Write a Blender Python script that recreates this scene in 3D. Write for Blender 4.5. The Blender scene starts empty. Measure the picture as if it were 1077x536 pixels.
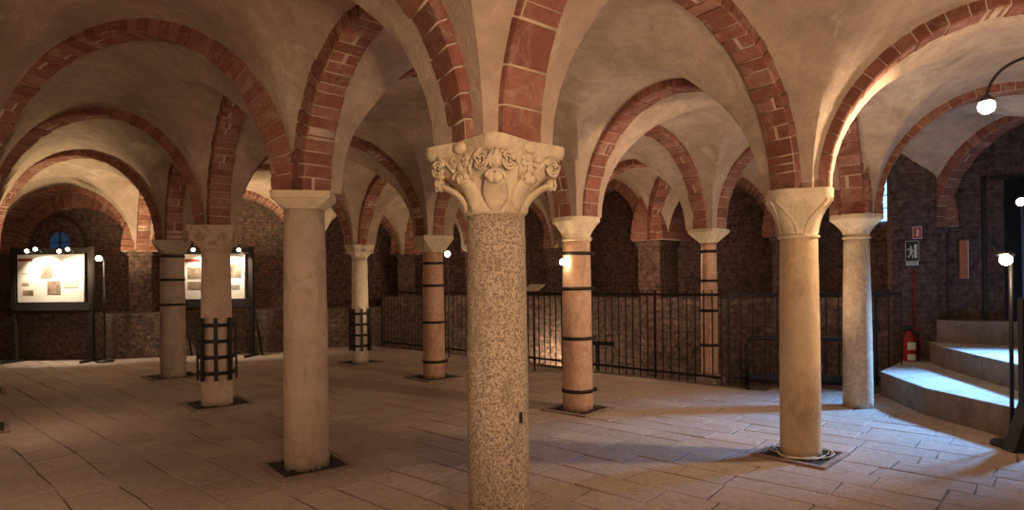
import bpy, bmesh, math, random
from mathutils import Vector, Matrix
R = math.radians
PI = math.pi
sc = bpy.context.scene
COL = sc.collection

# ------------------------------------------------------------------ camera
F_PX = 647.0
cam_d = bpy.data.cameras.new('camera')
cam = bpy.data.objects.new('camera', cam_d)
COL.objects.link(cam)
cam.location = (0, 0, 1.40)
cam.rotation_euler = (R(90), R(0.6), 0)
cam_d.sensor_width = 36
cam_d.lens = 36 * F_PX / 1077
cam_d.shift_y = 29.2 / 1077
cam_d.clip_start = 0.05
sc.camera = cam
sc.view_settings.view_transform = 'Standard'
sc.view_settings.look = 'None'
sc.view_settings.gamma = 1
sc.view_settings.use_curve_mapping = False
sc.view_settings.exposure = 0.30

# ------------------------------------------------------------------ light
world = bpy.data.worlds.new('world')
sc.world = world
world.use_nodes = True
world.node_tree.nodes['Background'].inputs[0].default_value = (0.05, 0.12, 0.3, 1)
world.node_tree.nodes['Background'].inputs[1].default_value = 0.03
WARM = (1.0, 0.64, 0.41)
WARM2 = (1.0, 0.68, 0.42)


def point(name, loc, watts, color=WARM, size=0.08):
    d = bpy.data.lights.new(name, 'POINT')
    d.energy = watts
    d.color = color
    d.shadow_soft_size = size
    o = bpy.data.objects.new(name, d)
    COL.objects.link(o)
    o.location = loc
    return o


def spot(name, loc, target, watts, color=WARM, angle=90, blend=0.6, size=0.05):
    d = bpy.data.lights.new(name, 'SPOT')
    d.energy = watts
    d.color = color
    d.spot_size = R(angle)
    d.spot_blend = blend
    d.shadow_soft_size = size
    o = bpy.data.objects.new(name, d)
    COL.objects.link(o)
    o.location = loc
    o.rotation_euler = (Vector(target) - Vector(loc)).to_track_quat('-Z', 'Y').to_euler()
    return o


def area(name, loc, target, watts, color, sx, sy):
    d = bpy.data.lights.new(name, 'AREA')
    d.shape = 'RECTANGLE'
    d.size = sx
    d.size_y = sy
    d.energy = watts
    d.color = color
    o = bpy.data.objects.new(name, d)
    COL.objects.link(o)
    o.location = loc
    o.rotation_euler = (Vector(target) - Vector(loc)).to_track_quat('-Z', 'Y').to_euler()
    return o


# crypt lamps, most without fixtures, plus some beams and fills added for brightness
point('lamp_behind_camera', (0.8, -0.5, 1.9), 185, WARM, 0.25)
spot('front_fill_beam', (0.9, -0.9, 1.3), (-0.05, 3.2, 1.75), 230, WARM2, 42, 0.9, 0.12)  # added beam with no lamp behind it, brightens the front column and capital
spot('side_fill_beam', (4.1, 1.7, 1.4), (2.3, 4.9, 1.35), 110, WARM2, 34, 0.9, 0.1)  # added as well, lifts the yellowish column; no lamp stands there
spot('uplight_right', (3.1, 2.3, 0.25), (3.0, 3.1, 3.4), 230, WARM2, 120, 0.8, 0.15)
point('lamp_left_of_camera', (-3.4, 2.6, 1.0), 30, WARM, 0.3)
point('lamp_nave', (-4.6, 6.0, 0.9), 12, WARM, 0.3)
spot('arm_lamp_beam', (3.70, 4.78, 2.66), (0.3, 6.2, 1.0), 230, WARM2, 128, 1.0, 0.07)
spot('uplight_right_bay', (2.9, 6.6, 0.2), (2.7, 6.9, 3.4), 90, WARM2, 120, 0.8, 0.12)
spot('uplight_back', (-1.4, 10.4, 0.2), (-2.2, 11.0, 3.4), 60, WARM2, 130, 0.8, 0.12)
spot('uplight_end_bay', (-7.3, 11.2, 0.9), (-7.3, 11.0, 3.4), 230, (1, .74, .42), 130, 0.8, 0.1)
spot('uplight_second_panel', (-5.3, 12.3, 1.7), (-5.0, 12.6, 3.4), 130, (1, .74, .42), 150, 0.8, 0.1)
point('pit_lamp', (0.50, 11.9, -0.15), 45, WARM2, 0.05)
point('pit_lamp', (1.6, 9.9, -0.8), 9, WARM2, 0.05)
point('apse_fill', (2.0, 9.5, 1.7), 26, WARM, 0.2)  # this and the next two are added fills that brighten the apse walls
point('apse_fill', (4.6, 8.9, 1.6), 5, WARM, 0.2)
point('apse_fill', (-1.2, 12.9, 1.6), 16, WARM, 0.2)
# daylight through the entrance on the right
spot('entrance_daylight', (7.6, 7.1, 2.6), (4.35, 6.2, 0.0), 3200, (0.20, 0.50, 1.0), 46, 1.0, 0.25)

# ------------------------------------------------------------------ materials
MATS = {}


def new_mat(name):
    m = bpy.data.materials.new(name)
    m.use_nodes = True
    nt = m.node_tree
    b = nt.nodes['Principled BSDF']
    MATS[name] = m
    return m, nt, b


def N(nt, t, **kw):
    n = nt.nodes.new(t)
    for k, v in kw.items():
        if k.startswith('i_'):
            n.inputs[k[2:].replace('_', ' ')].default_value = v
        else:
            setattr(n, k, v)
    return n


def ramp(nt, stops, src, out=0):
    n = nt.nodes.new('ShaderNodeValToRGB')
    cr = n.color_ramp
    while len(cr.elements) > 1:
        cr.elements.remove(cr.elements[-1])
    cr.elements[0].position = stops[0][0]
    cr.elements[0].color = (*stops[0][1], 1)
    for p, c in stops[1:]:
        e = cr.elements.new(p)
        e.color = (*c, 1)
    nt.links.new(src, n.inputs[0])
    return n.outputs[0]


def mix(nt, fac, a, b, mode='MIX'):
    n = nt.nodes.new('ShaderNodeMix')
    n.data_type = 'RGBA'
    n.blend_type = mode
    for sock, val in ((n.inputs[0], fac), (n.inputs[6], a), (n.inputs[7], b)):
        if hasattr(val, 'is_output') or isinstance(val, bpy.types.NodeSocket):
            nt.links.new(val, sock)
        elif isinstance(val, (int, float)):
            sock.default_value = val
        else:
            sock.default_value = (*val, 1)
    return n.outputs[2]


def noise(nt, scale, detail=5, rough=0.6, coord=None, dist=0.0):
    n = nt.nodes.new('ShaderNodeTexNoise')
    n.inputs['Scale'].default_value = scale
    n.inputs['Detail'].default_value = detail
    n.inputs['Roughness'].default_value = rough
    n.inputs['Distortion'].default_value = dist
    if coord is not None:
        nt.links.new(coord, n.inputs['Vector'])
    return n.outputs[0]


def bump(nt, b, h, strength, dist=0.02, normal=None):
    n = nt.nodes.new('ShaderNodeBump')
    n.inputs['Strength'].default_value = strength
    n.inputs['Distance'].default_value = dist
    nt.links.new(h, n.inputs['Height'])
    if normal is not None:
        nt.links.new(normal, n.inputs['Normal'])
    nt.links.new(n.outputs[0], b.inputs['Normal'])
    return n.outputs[0]


def geo_pos(nt):
    return nt.nodes.new('ShaderNodeNewGeometry')


def stone(name, c1, c2, scale=3.0, bs=0.4, rough=0.85, speck=None, spscale=60, vein=None):
    m, nt, b = new_mat(name)
    g = geo_pos(nt)
    p = g.outputs['Position']
    n1 = noise(nt, scale, 8, 0.65, p, 0.6)
    c = ramp(nt, [(0.3, c1), (0.7, c2)], n1)
    if vein:
        nv = noise(nt, scale * 1.6, 6, 0.6, p, 2.2)
        fac = ramp(nt, [(0.42, (0, 0, 0)), (0.5, (0.55, 0.55, 0.55)), (0.58, (0, 0, 0))], nv)
        c = mix(nt, fac, c, vein)
    if speck:
        v = noise(nt, spscale, 3, 0.7, p)
        fac = ramp(nt, [(0.44, (1, 1, 1)), (0.53, (0, 0, 0))], v)
        c = mix(nt, fac, c, speck)
        v2 = noise(nt, spscale * 1.7, 2, 0.6, p)
        fac2 = ramp(nt, [(0.56, (0, 0, 0)), (0.66, (0.8, 0.8, 0.8))], v2)
        c = mix(nt, fac2, c, tuple(min(1, x * 1.35) for x in c2))
    mp = N(nt, 'ShaderNodeMapping')
    mp.inputs['Scale'].default_value = (1.0, 1.0, 0.45)
    nt.links.new(p, mp.inputs['Vector'])
    ns = noise(nt, 7.0, 9, 0.72, mp.outputs[0], 0.9)
    fs = ramp(nt, [(0.50, (0, 0, 0)), (0.66, (0.6, 0.6, 0.6))], ns)
    c = mix(nt, fs, c, tuple(x * 0.58 for x in c1))
    nt.links.new(c, b.inputs['Base Color'])
    b.inputs['Roughness'].default_value = rough
    h = noise(nt, 28, 8, 0.7, p)
    h2 = noise(nt, 5, 4, 0.6, p)
    ad = N(nt, 'ShaderNodeMath', operation='ADD')
    nt.links.new(h, ad.inputs[0])
    nt.links.new(h2, ad.inputs[1])
    bump(nt, b, ad.outputs[0], bs, 0.02)
    return m


def plain(name, c, rough=0.6, metal=0.0, emit=None, es=1.0, var=0.15):
    m, nt, b = new_mat(name)
    g = geo_pos(nt)
    n1 = noise(nt, 14, 4, 0.6, g.outputs['Position'])
    cc = ramp(nt, [(0.3, tuple(x * (1 - var) for x in c)), (0.7, tuple(min(1, x * (1 + var)) for x in c))], n1)
    nt.links.new(cc, b.inputs['Base Color'])
    b.inputs['Roughness'].default_value = rough
    b.inputs['Metallic'].default_value = metal
    if emit:
        b.inputs['Emission Color'].default_value = (*emit, 1)
        b.inputs['Emission Strength'].default_value = es
    return m


def plaster_mat():
    m, nt, b = new_mat('old_plaster')
    p = geo_pos(nt).outputs['Position']
    n1 = noise(nt, 0.9, 8, 0.62, p, 0.5)
    c = ramp(nt, [(0.32, (0.34, 0.25, 0.19)), (0.5, (0.47, 0.36, 0.27)), (0.68, (0.58, 0.47, 0.36))], n1)
    n2 = noise(nt, 5.0, 8, 0.7, p, 0.8)
    f2 = ramp(nt, [(0.40, (0.0, 0, 0)), (0.70, (0.75, 0.75, 0.75))], n2)
    c = mix(nt, f2, c, (0.30, 0.22, 0.18))
    n3 = noise(nt, 2.2, 9, 0.75, p, 1.0)
    f3 = ramp(nt, [(0.58, (0, 0, 0)), (0.66, (0.45, 0.45, 0.45))], n3)
    c = mix(nt, f3, c, (0.66, 0.58, 0.47))
    nt.links.new(c, b.inputs['Base Color'])
    b.inputs['Roughness'].default_value = 0.95
    h = noise(nt, 7, 9, 0.7, p, 0.4)
    bump(nt, b, h, 0.5, 0.05)
    return m


def voussoir_mat(name, c1, c2, c3):
    m, nt, b = new_mat(name)
    g = geo_pos(nt)
    p = g.outputs['Position']
    rnd = g.outputs['Random Per Island']
    c = ramp(nt, [(0.0, c1), (0.45, c2), (0.8, c3), (1.0, c2)], rnd)
    n1 = noise(nt, 16, 8, 0.7, p)
    f = ramp(nt, [(0.35, (0.0,) * 3), (0.7, (0.55,) * 3)], n1)
    c = mix(nt, f, c, tuple(x * 0.55 for x in c1))
    n2 = noise(nt, 6, 8, 0.75, p, 0.8)
    f2 = ramp(nt, [(0.52, (0,) * 3), (0.70, (0.6,) * 3)], n2)
    c = mix(nt, f2, c, (0.50, 0.37, 0.28))
    nt.links.new(c, b.inputs['Base Color'])
    b.inputs['Roughness'].default_value = 0.9
    h = noise(nt, 30, 8, 0.75, p)
    bump(nt, b, h, 0.5, 0.02)
    return m


def brick_wall_mat(name, c1, c2, mortar, bw=0.25, bh=0.075, patch=(0.16, 0.11, 0.09), distort=0.0, bs=0.9, ms=0.012):
    m, nt, b = new_mat(name)
    uv = N(nt, 'ShaderNodeTexCoord').outputs['UV']
    p = geo_pos(nt).outputs['Position']
    vec = uv
    if distort:
        nz = nt.nodes.new('ShaderNodeTexNoise')
        nz.inputs['Scale'].default_value = 3.0
        nt.links.new(p, nz.inputs['Vector'])
        s1 = N(nt, 'ShaderNodeVectorMath', operation='SUBTRACT')
        s1.inputs[1].default_value = (0.5, 0.5, 0.5)
        nt.links.new(nz.outputs['Color'], s1.inputs[0])
        s2 = N(nt, 'ShaderNodeVectorMath', operation='SCALE')
        s2.inputs['Scale'].default_value = distort
        nt.links.new(s1.outputs[0], s2.inputs[0])
        s3 = N(nt, 'ShaderNodeVectorMath', operation='ADD')
        nt.links.new(uv, s3.inputs[0])
        nt.links.new(s2.outputs[0], s3.inputs[1])
        vec = s3.outputs[0]
    bt = nt.nodes.new('ShaderNodeTexBrick')
    nt.links.new(vec, bt.inputs['Vector'])
    bt.inputs['Color1'].default_value = (*c1, 1)
    bt.inputs['Color2'].default_value = (*c2, 1)
    bt.inputs['Mortar'].default_value = (*mortar, 1)
    bt.inputs['Scale'].default_value = 1.0
    bt.inputs['Mortar Size'].default_value = ms
    bt.inputs['Mortar Smooth'].default_value = 0.4
    bt.inputs['Brick Width'].default_value = bw
    bt.inputs['Row Height'].default_value = bh
    n1 = noise(nt, 1.6, 8, 0.7, p, 0.8)
    f = ramp(nt, [(0.40, (0.1,) * 3), (0.58, (0.9,) * 3)], n1)
    c = mix(nt, f, bt.outputs['Color'], patch)
    n2 = noise(nt, 12, 6, 0.7, p)
    f2 = ramp(nt, [(0.34, (0.30,) * 3), (0.66, (1.45,) * 3)], n2)
    c = mix(nt, 1.0, c, f2, 'MULTIPLY')
    nt.links.new(c, b.inputs['Base Color'])
    b.inputs['Roughness'].default_value = 0.95
    inv = N(nt, 'ShaderNodeMath', operation='SUBTRACT')
    inv.inputs[0].default_value = 1.0
    nt.links.new(bt.outputs['Fac'], inv.inputs[1])
    ad = N(nt, 'ShaderNodeMath', operation='MULTIPLY_ADD')
    nt.links.new(noise(nt, 18, 8, 0.75, p), ad.inputs[0])
    ad.inputs[1].default_value = 1.6
    nt.links.new(inv.outputs[0], ad.inputs[2])
    bump(nt, b, ad.outputs[0], bs, 0.02)
    return m


def slab_mat():
    m, nt, b = new_mat('paving_stone')
    g = geo_pos(nt)
    p = g.outputs['Position']
    rnd = g.outputs['Random Per Island']
    c = ramp(nt, [(0.0, (0.40, 0.32, 0.27)), (0.4, (0.46, 0.38, 0.325)), (0.75, (0.50, 0.41, 0.35)), (1.0, (0.42, 0.35, 0.31))], rnd)
    n1 = noise(nt, 1.3, 8, 0.65, p, 0.6)
    f = ramp(nt, [(0.35, (0,) * 3), (0.7, (0.7,) * 3)], n1)
    c = mix(nt, f, c, (0.35, 0.275, 0.235))
    n2 = noise(nt, 22, 8, 0.75, p)
    f2 = ramp(nt, [(0.3, (0.72,) * 3), (0.7, (1.15,) * 3)], n2)
    c = mix(nt, 1.0, c, f2, 'MULTIPLY')
    nt.links.new(c, b.inputs['Base Color'])
    rr = ramp(nt, [(0.3, (0.6,) * 3), (0.7, (0.85,) * 3)], noise(nt, 4, 5, 0.6, p))
    nt.links.new(rr, b.inputs['Roughness'])
    n5 = noise(nt, 3.2, 10, 0.8, p, 1.2)
    f5 = ramp(nt, [(0.60, (0,) * 3), (0.66, (0.7,) * 3)], n5)
    c = mix(nt, f5, c, (0.22, 0.165, 0.14))
    nt.links.new(c, b.inputs['Base Color'])
    h = noise(nt, 6, 10, 0.75, p, 0.6)
    bump(nt, b, h, 0.8, 0.03)
    return m


M_PLASTER = plaster_mat()
M_VOUS = voussoir_mat('red_arch_brick', (0.22, 0.080, 0.055), (0.30, 0.115, 0.08), (0.37, 0.18, 0.13))
M_MORTAR = plain('mortar', (0.50, 0.38, 0.28), 0.95)
M_BRICK = brick_wall_mat('dark_brick_wall', (0.20, 0.092, 0.07), (0.12, 0.062, 0.05), (0.20, 0.145, 0.12), patch=(0.135, 0.098, 0.085), distort=0.03)
M_RUBBLE = brick_wall_mat('rubble_wall', (0.30, 0.20, 0.155), (0.15, 0.10, 0.085), (0.17, 0.13, 0.105), 0.30, 0.11, (0.17, 0.12, 0.10), 0.16, 1.0, 0.016)
M_LEDGE = stone('ledge_stone', (0.30, 0.23, 0.19), (0.42, 0.34, 0.28), 2.5)
M_SLAB = slab_mat()
M_GROUT = plain('floor_joint', (0.13, 0.10, 0.085), 0.95)
M_GRANITE = stone('speckled_granite', (0.50, 0.39, 0.28), (0.64, 0.53, 0.40), 3, 1.0, 0.8, (0.23, 0.165, 0.12), 78)
M_CREAM = stone('carved_cream_stone', (0.62, 0.50, 0.34), (0.76, 0.65, 0.47), 5, 0.5)
M_BROWNST = stone('brown_column_stone', (0.42, 0.315, 0.235), (0.56, 0.44, 0.335), 2.2, 0.5, 0.85)
M_YELLOW = stone('yellowish_column_stone', (0.56, 0.40, 0.24), (0.68, 0.53, 0.34), 2.6, 0.35)
M_PINK = stone('pink_marble', (0.46, 0.25, 0.16), (0.60, 0.38, 0.25), 3.2, 0.3, 0.6, vein=(0.66, 0.46, 0.33))
M_VEIN = stone('veined_cream_marble', (0.58, 0.46, 0.33), (0.70, 0.59, 0.44), 2.0, 0.3, 0.6, vein=(0.36, 0.25, 0.18))
M_GREYST = stone('grey_column_stone', (0.36, 0.28, 0.23), (0.50, 0.41, 0.34), 3, 0.5)
M_WHITEST = stone('whitish_column_stone', (0.55, 0.46, 0.36), (0.68, 0.58, 0.46), 3, 0.4)
M_PINKGR = stone('pinkish_column_stone', (0.46, 0.34, 0.25), (0.60, 0.47, 0.36), 3.5, 0.5, 0.85)
M_IRON = plain('black_iron', (0.022, 0.018, 0.018), 0.55, 0.4)
M_BLACK = plain('black_paint', (0.012, 0.012, 0.014), 0.45)
M_GRAVEL = stone('dark_gravel', (0.02, 0.018, 0.014), (0.07, 0.06, 0.045), 18, 1.0)
M_FRAME = stone('frame_stone', (0.22, 0.165, 0.14), (0.32, 0.25, 0.21), 4)
M_WHITE = plain('poster_white', (0.78, 0.76, 0.70), 0.35, var=0.04)
M_PHOTO = stone('print_sepia', (0.10, 0.075, 0.05), (0.42, 0.33, 0.24), 9, 0.0, 0.4)
M_TITLE = plain('print_dark_red', (0.22, 0.045, 0.03), 0.4)
M_GREYP = plain('print_grey', (0.30, 0.28, 0.25), 0.4)
M_WOODD = plain('dark_wood', (0.014, 0.010, 0.009), 0.9)
M_RED = plain('extinguisher_red', (0.32, 0.012, 0.012), 0.35)
M_REDSIGN = plain('sign_red', (0.55, 0.06, 0.04), 0.5)
M_SIGNBLK = plain('sign_black_green', (0.008, 0.02, 0.014), 0.4)
M_SIGNWHT = plain('sign_white', (0.75, 0.75, 0.70), 0.5, var=0.03)
M_CABLE = plain('pale_cable', (0.62, 0.56, 0.48), 0.5)
M_ORANGE = plain('orange_wood', (0.42, 0.13, 0.05), 0.6)
M_BULB = plain('glowing_bulb', (1, 0.9, 0.7), 0.4, emit=(1.0, 0.78, 0.48), es=60)
M_BULBS = plain('glowing_small_bulb', (1, 0.9, 0.7), 0.4, emit=(1.0, 0.85, 0.62), es=14)
M_SHEET = plain('pale_sheet', (0.55, 0.5, 0.42), 0.5)
M_GLASSB = plain('daylit_window_glass', (0.3, 0.45, 0.6), 0.3, emit=(0.30, 0.66, 1.0), es=2.0)
M_GLASSD = plain('dusk_window_glass', (0.03, 0.06, 0.10), 0.2, emit=(0.04, 0.10, 0.22), es=0.20)
M_STEP = stone('step_stone', (0.42, 0.40, 0.37), (0.58, 0.56, 0.52), 2.5, 0.4)
M_STEPR = stone('shaded_riser_stone', (0.19, 0.145, 0.115), (0.30, 0.24, 0.19), 4, 0.9, 0.95)  # dimness of the risers put into the colour, darker than the treads
M_DOORDARK = plain('doorway_darkness', (0.010, 0.012, 0.018), 0.25)


# ------------------------------------------------------------------ mesh builder
class MB:
    def __init__(self):
        self.v = []
        self.f = []
        self.m = []
        self.uv = []
        self.sm = []

    def face(self, idx, mat=0, uv=None, smooth=False):
        self.f.append(idx)
        self.m.append(mat)
        self.uv.append(uv)
        self.sm.append(smooth)

    def add(self, p):
        self.v.append(tuple(p))
        return len(self.v) - 1

    def quad(self, a, b, c, d, mat=0, uv=None):
        i = [self.add(p) for p in (a, b, c, d)]
        self.face(i, mat, uv)

    def box(self, c, s, rz=0.0, mat=0, taper=1.0, tilt=None):
        cx, cy, cz = c
        hx, hy, hz = s[0] / 2, s[1] / 2, s[2] / 2
        mt = Matrix.Rotation(rz, 3, 'Z')
        if tilt is not None:
            mt = mt @ tilt
        i = []
        for z, k in ((-hz, 1.0), (hz, taper)):
            for x, y in ((-hx, -hy), (hx, -hy), (hx, hy), (-hx, hy)):
                p = mt @ Vector((x * k, y * k, z))
                i.append(self.add((cx + p.x, cy + p.y, cz + p.z)))
        lu = (0, s[0], s[0] + s[1], 2 * s[0] + s[1], 2 * (s[0] + s[1]))
        z0, z1 = cz - hz, cz + hz
        for k in range(4):
            a, b = k, (k + 1) % 4
            self.face([i[a], i[b], i[b + 4], i[a + 4]], mat,
                      [(lu[k], z0), (lu[k + 1], z0), (lu[k + 1], z1), (lu[k], z1)])
        q = [(0, 0), (s[0], 0), (s[0], s[1]), (0, s[1])]
        self.face([i[3], i[2], i[1], i[0]], mat, q[::-1])
        self.face([i[4], i[5], i[6], i[7]], mat, q)

    def prism(self, poly, z0, z1, mat=0, top=None):
        top = mat if top is None else top
        n = len(poly)
        a = [self.add((x, y, z0)) for x, y in poly]
        b = [self.add((x, y, z1)) for x, y in poly]
        u = 0
        for k in range(n):
            j = (k + 1) % n
            L = math.hypot(poly[k][0] - poly[j][0], poly[k][1] - poly[j][1])
            self.face([a[k], a[j], b[j], b[k]], mat, [(u, z0), (u + L, z0), (u + L, z1), (u, z1)])
            u += L
        self.face(b, top, [tuple(q) for q in poly])
        self.face(a[::-1], mat, [tuple(q) for q in poly[::-1]])

    def loft(self, rings, mat=0, smooth=True, cap=True):
        ids = [[self.add(p) for p in r] for r in rings]
        n = len(rings[0])
        for a, b in zip(ids[:-1], ids[1:]):
            for k in range(n):
                j = (k + 1) % n
                self.face([a[k], a[j], b[j], b[k]], mat, None, smooth)
        if cap:
            self.face(ids[0][::-1], mat)
            self.face(ids[-1], mat)

    def lathe(self, c, prof, n=32, mat=0, jitter=0.0, seed=0):
        rg = random.Random(seed)
        rings = []
        for r, z in prof:
            rings.append([(c[0] + (r + rg.uniform(-jitter, jitter)) * math.cos(2 * PI * k / n),
                           c[1] + (r + rg.uniform(-jitter, jitter)) * math.sin(2 * PI * k / n), c[2] + z) for k in range(n)])
        self.loft(rings, mat)

    def tube(self, pts, r, n=8, mat=0, r1=None):
        pts = [Vector(p) for p in pts]
        rings = []
        up = Vector((0, 0, 1))
        for i, p in enumerate(pts):
            t = (pts[min(i + 1, len(pts) - 1)] - pts[max(i - 1, 0)]).normalized()
            a = t.cross(up)
            if a.length < 0.05:
                a = t.cross(Vector((1, 0, 0)))
            a.normalize()
            b = a.cross(t).normalized()
            rr = r if r1 is None else r + (r1 - r) * i / (len(pts) - 1)
            rings.append([p + a * rr * math.cos(2 * PI * k / n) + b * rr * math.sin(2 * PI * k / n) for k in range(n)])
        self.loft([[tuple(q) for q in rr] for rr in rings], mat)

    def ball(self, c, r, n=12, mat=0, sz=1.0):
        prof = [(max(0.001, r * math.sin(PI * k / n)), -r * sz * math.cos(PI * k / n)) for k in range(n + 1)]
        self.lathe(c, prof, 2 * n, mat)

    def build(self, name, mats, parent=None, sharp=None):
        me = bpy.data.meshes.new(name)
        me.from_pydata(self.v, [], self.f)
        if not isinstance(mats, (list, tuple)):
            mats = [mats]
        for m in mats:
            me.materials.append(m)
        uvl = me.uv_layers.new(name='UVMap')
        for p, mi, uv, s in zip(me.polygons, self.m, self.uv, self.sm):
            p.material_index = mi
            p.use_smooth = s
            if uv:
                for li, q in zip(p.loop_indices, uv):
                    uvl.data[li].uv = q
        if sharp:
            me.set_sharp_from_angle(angle=R(sharp))
        me.update()
        o = bpy.data.objects.new(name, me)
        COL.objects.link(o)
        if parent is not None:
            o.parent = parent
            o.matrix_parent_inverse = Matrix.Translation(-Vector(parent.location))
        return o


def tag(o, label=None, cat=None, group=None, kind=None):
    if label:
        o['label'] = label
    if cat:
        o['category'] = cat
    if group:
        o['group'] = group
    if kind:
        o['kind'] = kind
    return o


def thing(name, loc, label, cat, group=None):
    o = bpy.data.objects.new(name, None)
    COL.objects.link(o)
    o.location = loc
    o.empty_display_size = 0.1
    return tag(o, label, cat, group)


def struct(o):
    o['kind'] = 'structure'
    return o


# ------------------------------------------------------------------ plan of the crypt
CAPZ = 2.10
ES = 0.20
P = {
    'A': (-0.08, 3.21), 'B': (-1.60, 4.76), 'E': (-3.50, 7.28), 'H': (-5.26, 9.53),
    'C': (2.29, 4.91), 'D': (0.71, 6.76), 'G': (-1.175, 9.16), 'I': (-2.73, 11.03),
    'F': (3.80, 6.78), 'J': (2.72, 8.49), 'K': (0.98, 9.70), 'L': (-0.66, 11.6),
    'A0': (-2.62, 1.90), 'B0': (-5.35, 6.00), 'E0': (-7.20, 8.20), 'H0': (-8.80, 10.25),
    'N': (1.55, 1.25), 'M': (-0.97, 0.02), 'C0': (4.85, 3.75), 'F0': (6.50, 5.85),
    'W0': (-10.45, 12.2), 'W1': (-7.42, 12.35), 'W2': (-4.55, 13.8), 'W3': (-2.50, 14.6),
    'W4': (-0.85, 14.3), 'W5': (0.97, 12.7), 'W6': (2.42, 10.6), 'W7': (4.45, 9.95), 'W8': (5.85, 8.60),
}
V2 = {k: Vector((x, y)) for k, (x, y) in P.items()}


def rise(L):
    return 0.55 + 0.255 * L


QUADS = [('A0', 'A', 'B', 'B0'), ('B0', 'B', 'E', 'E0'), ('E0', 'E', 'H', 'H0'), ('H0', 'H', 'W1', 'W0'),
         ('A', 'C', 'D', 'B'), ('B', 'D', 'G', 'E'), ('E', 'G', 'I', 'H'), ('H', 'I', 'W2', 'W1'),
         ('C', 'F', 'J', 'D'), ('D', 'J', 'K', 'G'), ('G', 'K', 'L', 'I'), ('I', 'L', 'W3', 'W2'),
         ('L', 'K', 'W5', 'W4'), ('K', 'J', 'W6', 'W5'), ('J', 'F', 'W7', 'W6'), ('F', 'F0', 'W8', 'W7'),
         ('M', 'N', 'A', 'A0'), ('N', 'C0', 'C', 'A'), ('C', 'C0', 'F0', 'F')]


def vault_bay(mb, q, n=28):
    a, b, c, d = (V2[k] for k in q)          # s along a->b (d->c), t along a->d (b->c)
    Ls0, Ls1 = (b - a).length, (c - d).length
    Lt0, Lt1 = (d - a).length, (c - b).length
    us = [None] + [PI * k / n for k in range(n + 1)] + [None]
    grid = []
    for i, th in enumerate(us):
        row = []
        s0 = 0.0 if (th is None and i == 0) else (1.0 if th is None else (1 - math.cos(th)) / 2)
        fs = 0.0 if th is None else math.sin(th)
        for j, ph in enumerate(us):
            t0 = 0.0 if (ph is None and j == 0) else (1.0 if ph is None else (1 - math.cos(ph)) / 2)
            ft = 0.0 if ph is None else math.sin(ph)
            es = ES / (Ls0 * (1 - t0) + Ls1 * t0)
            et = ES / (Lt0 * (1 - s0) + Lt1 * s0)
            s = s0 if th is None else es + (1 - 2 * es) * s0
            t = t0 if ph is None else et + (1 - 2 * et) * t0
            p = a * (1 - s) * (1 - t) + b * s * (1 - t) + c * s * t + d * (1 - s) * t
            Rs = rise(Ls0) * (1 - t0) + rise(Ls1) * t0
            Rt = rise(Lt0) * (1 - s0) + rise(Lt1) * s0
            z = CAPZ + max(Rs * fs, Rt * ft) + 0.02 * min(fs, ft)
            row.append(mb.add((p.x, p.y, z)))
        grid.append(row)
    m = len(us)
    for i in range(m - 1):
        for j in range(m - 1):
            v = [grid[i][j], grid[i][j + 1], grid[i + 1][j + 1], grid[i + 1][j]]
            if (i - m / 2 + 0.5) * (j - m / 2 + 0.5) > 0:
                mb.face([v[0], v[1], v[2]], 0, None, True)
                mb.face([v[0], v[2], v[3]], 0, None, True)
            else:
                mb.face([v[0], v[1], v[3]], 0, None, True)
                mb.face([v[1], v[2], v[3]], 0, None, True)


# ------------------------------------------------------------------ structure: ceiling
mb = MB()
for q in QUADS:
    vault_bay(mb, q)
# triangular bays where the plan turns
for a, b, c in (('L', 'W4', 'W3'),):
    pts = [V2[k] for k in (a, b, c)]
    mb.face([mb.add((p.x, p.y, CAPZ + 1.35)) for p in pts], 0)
struct(mb.build('ceiling', M_PLASTER, sharp=38))
mb = MB()
mb.prism([(-13, -4), (11, -4), (11, 17), (-13, 17)], 3.98, 4.15)
struct(mb.build('ceiling', M_PLASTER))

# floor with the excavation behind the railing left open
RAIL0, RAIL1 = (-2.9, 14.0), (2.85, 8.28)
RAIL2 = (5.05, 8.05)
FLOOR = [(-12, -3), (10.4, -3), (10.4, 9.3), (5.3, 8.3), RAIL2, RAIL1, RAIL0, (-2.95, 15.6), (-12, 15.6)]


def inside(poly, x, y):
    c = False
    n = len(poly)
    for i in range(n):
        x1, y1 = poly[i]
        x2, y2 = poly[(i + 1) % n]
        if (y1 > y) != (y2 > y) and x < (x2 - x1) * (y - y1) / (y2 - y1) + x1:
            c = not c
    return c


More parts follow.
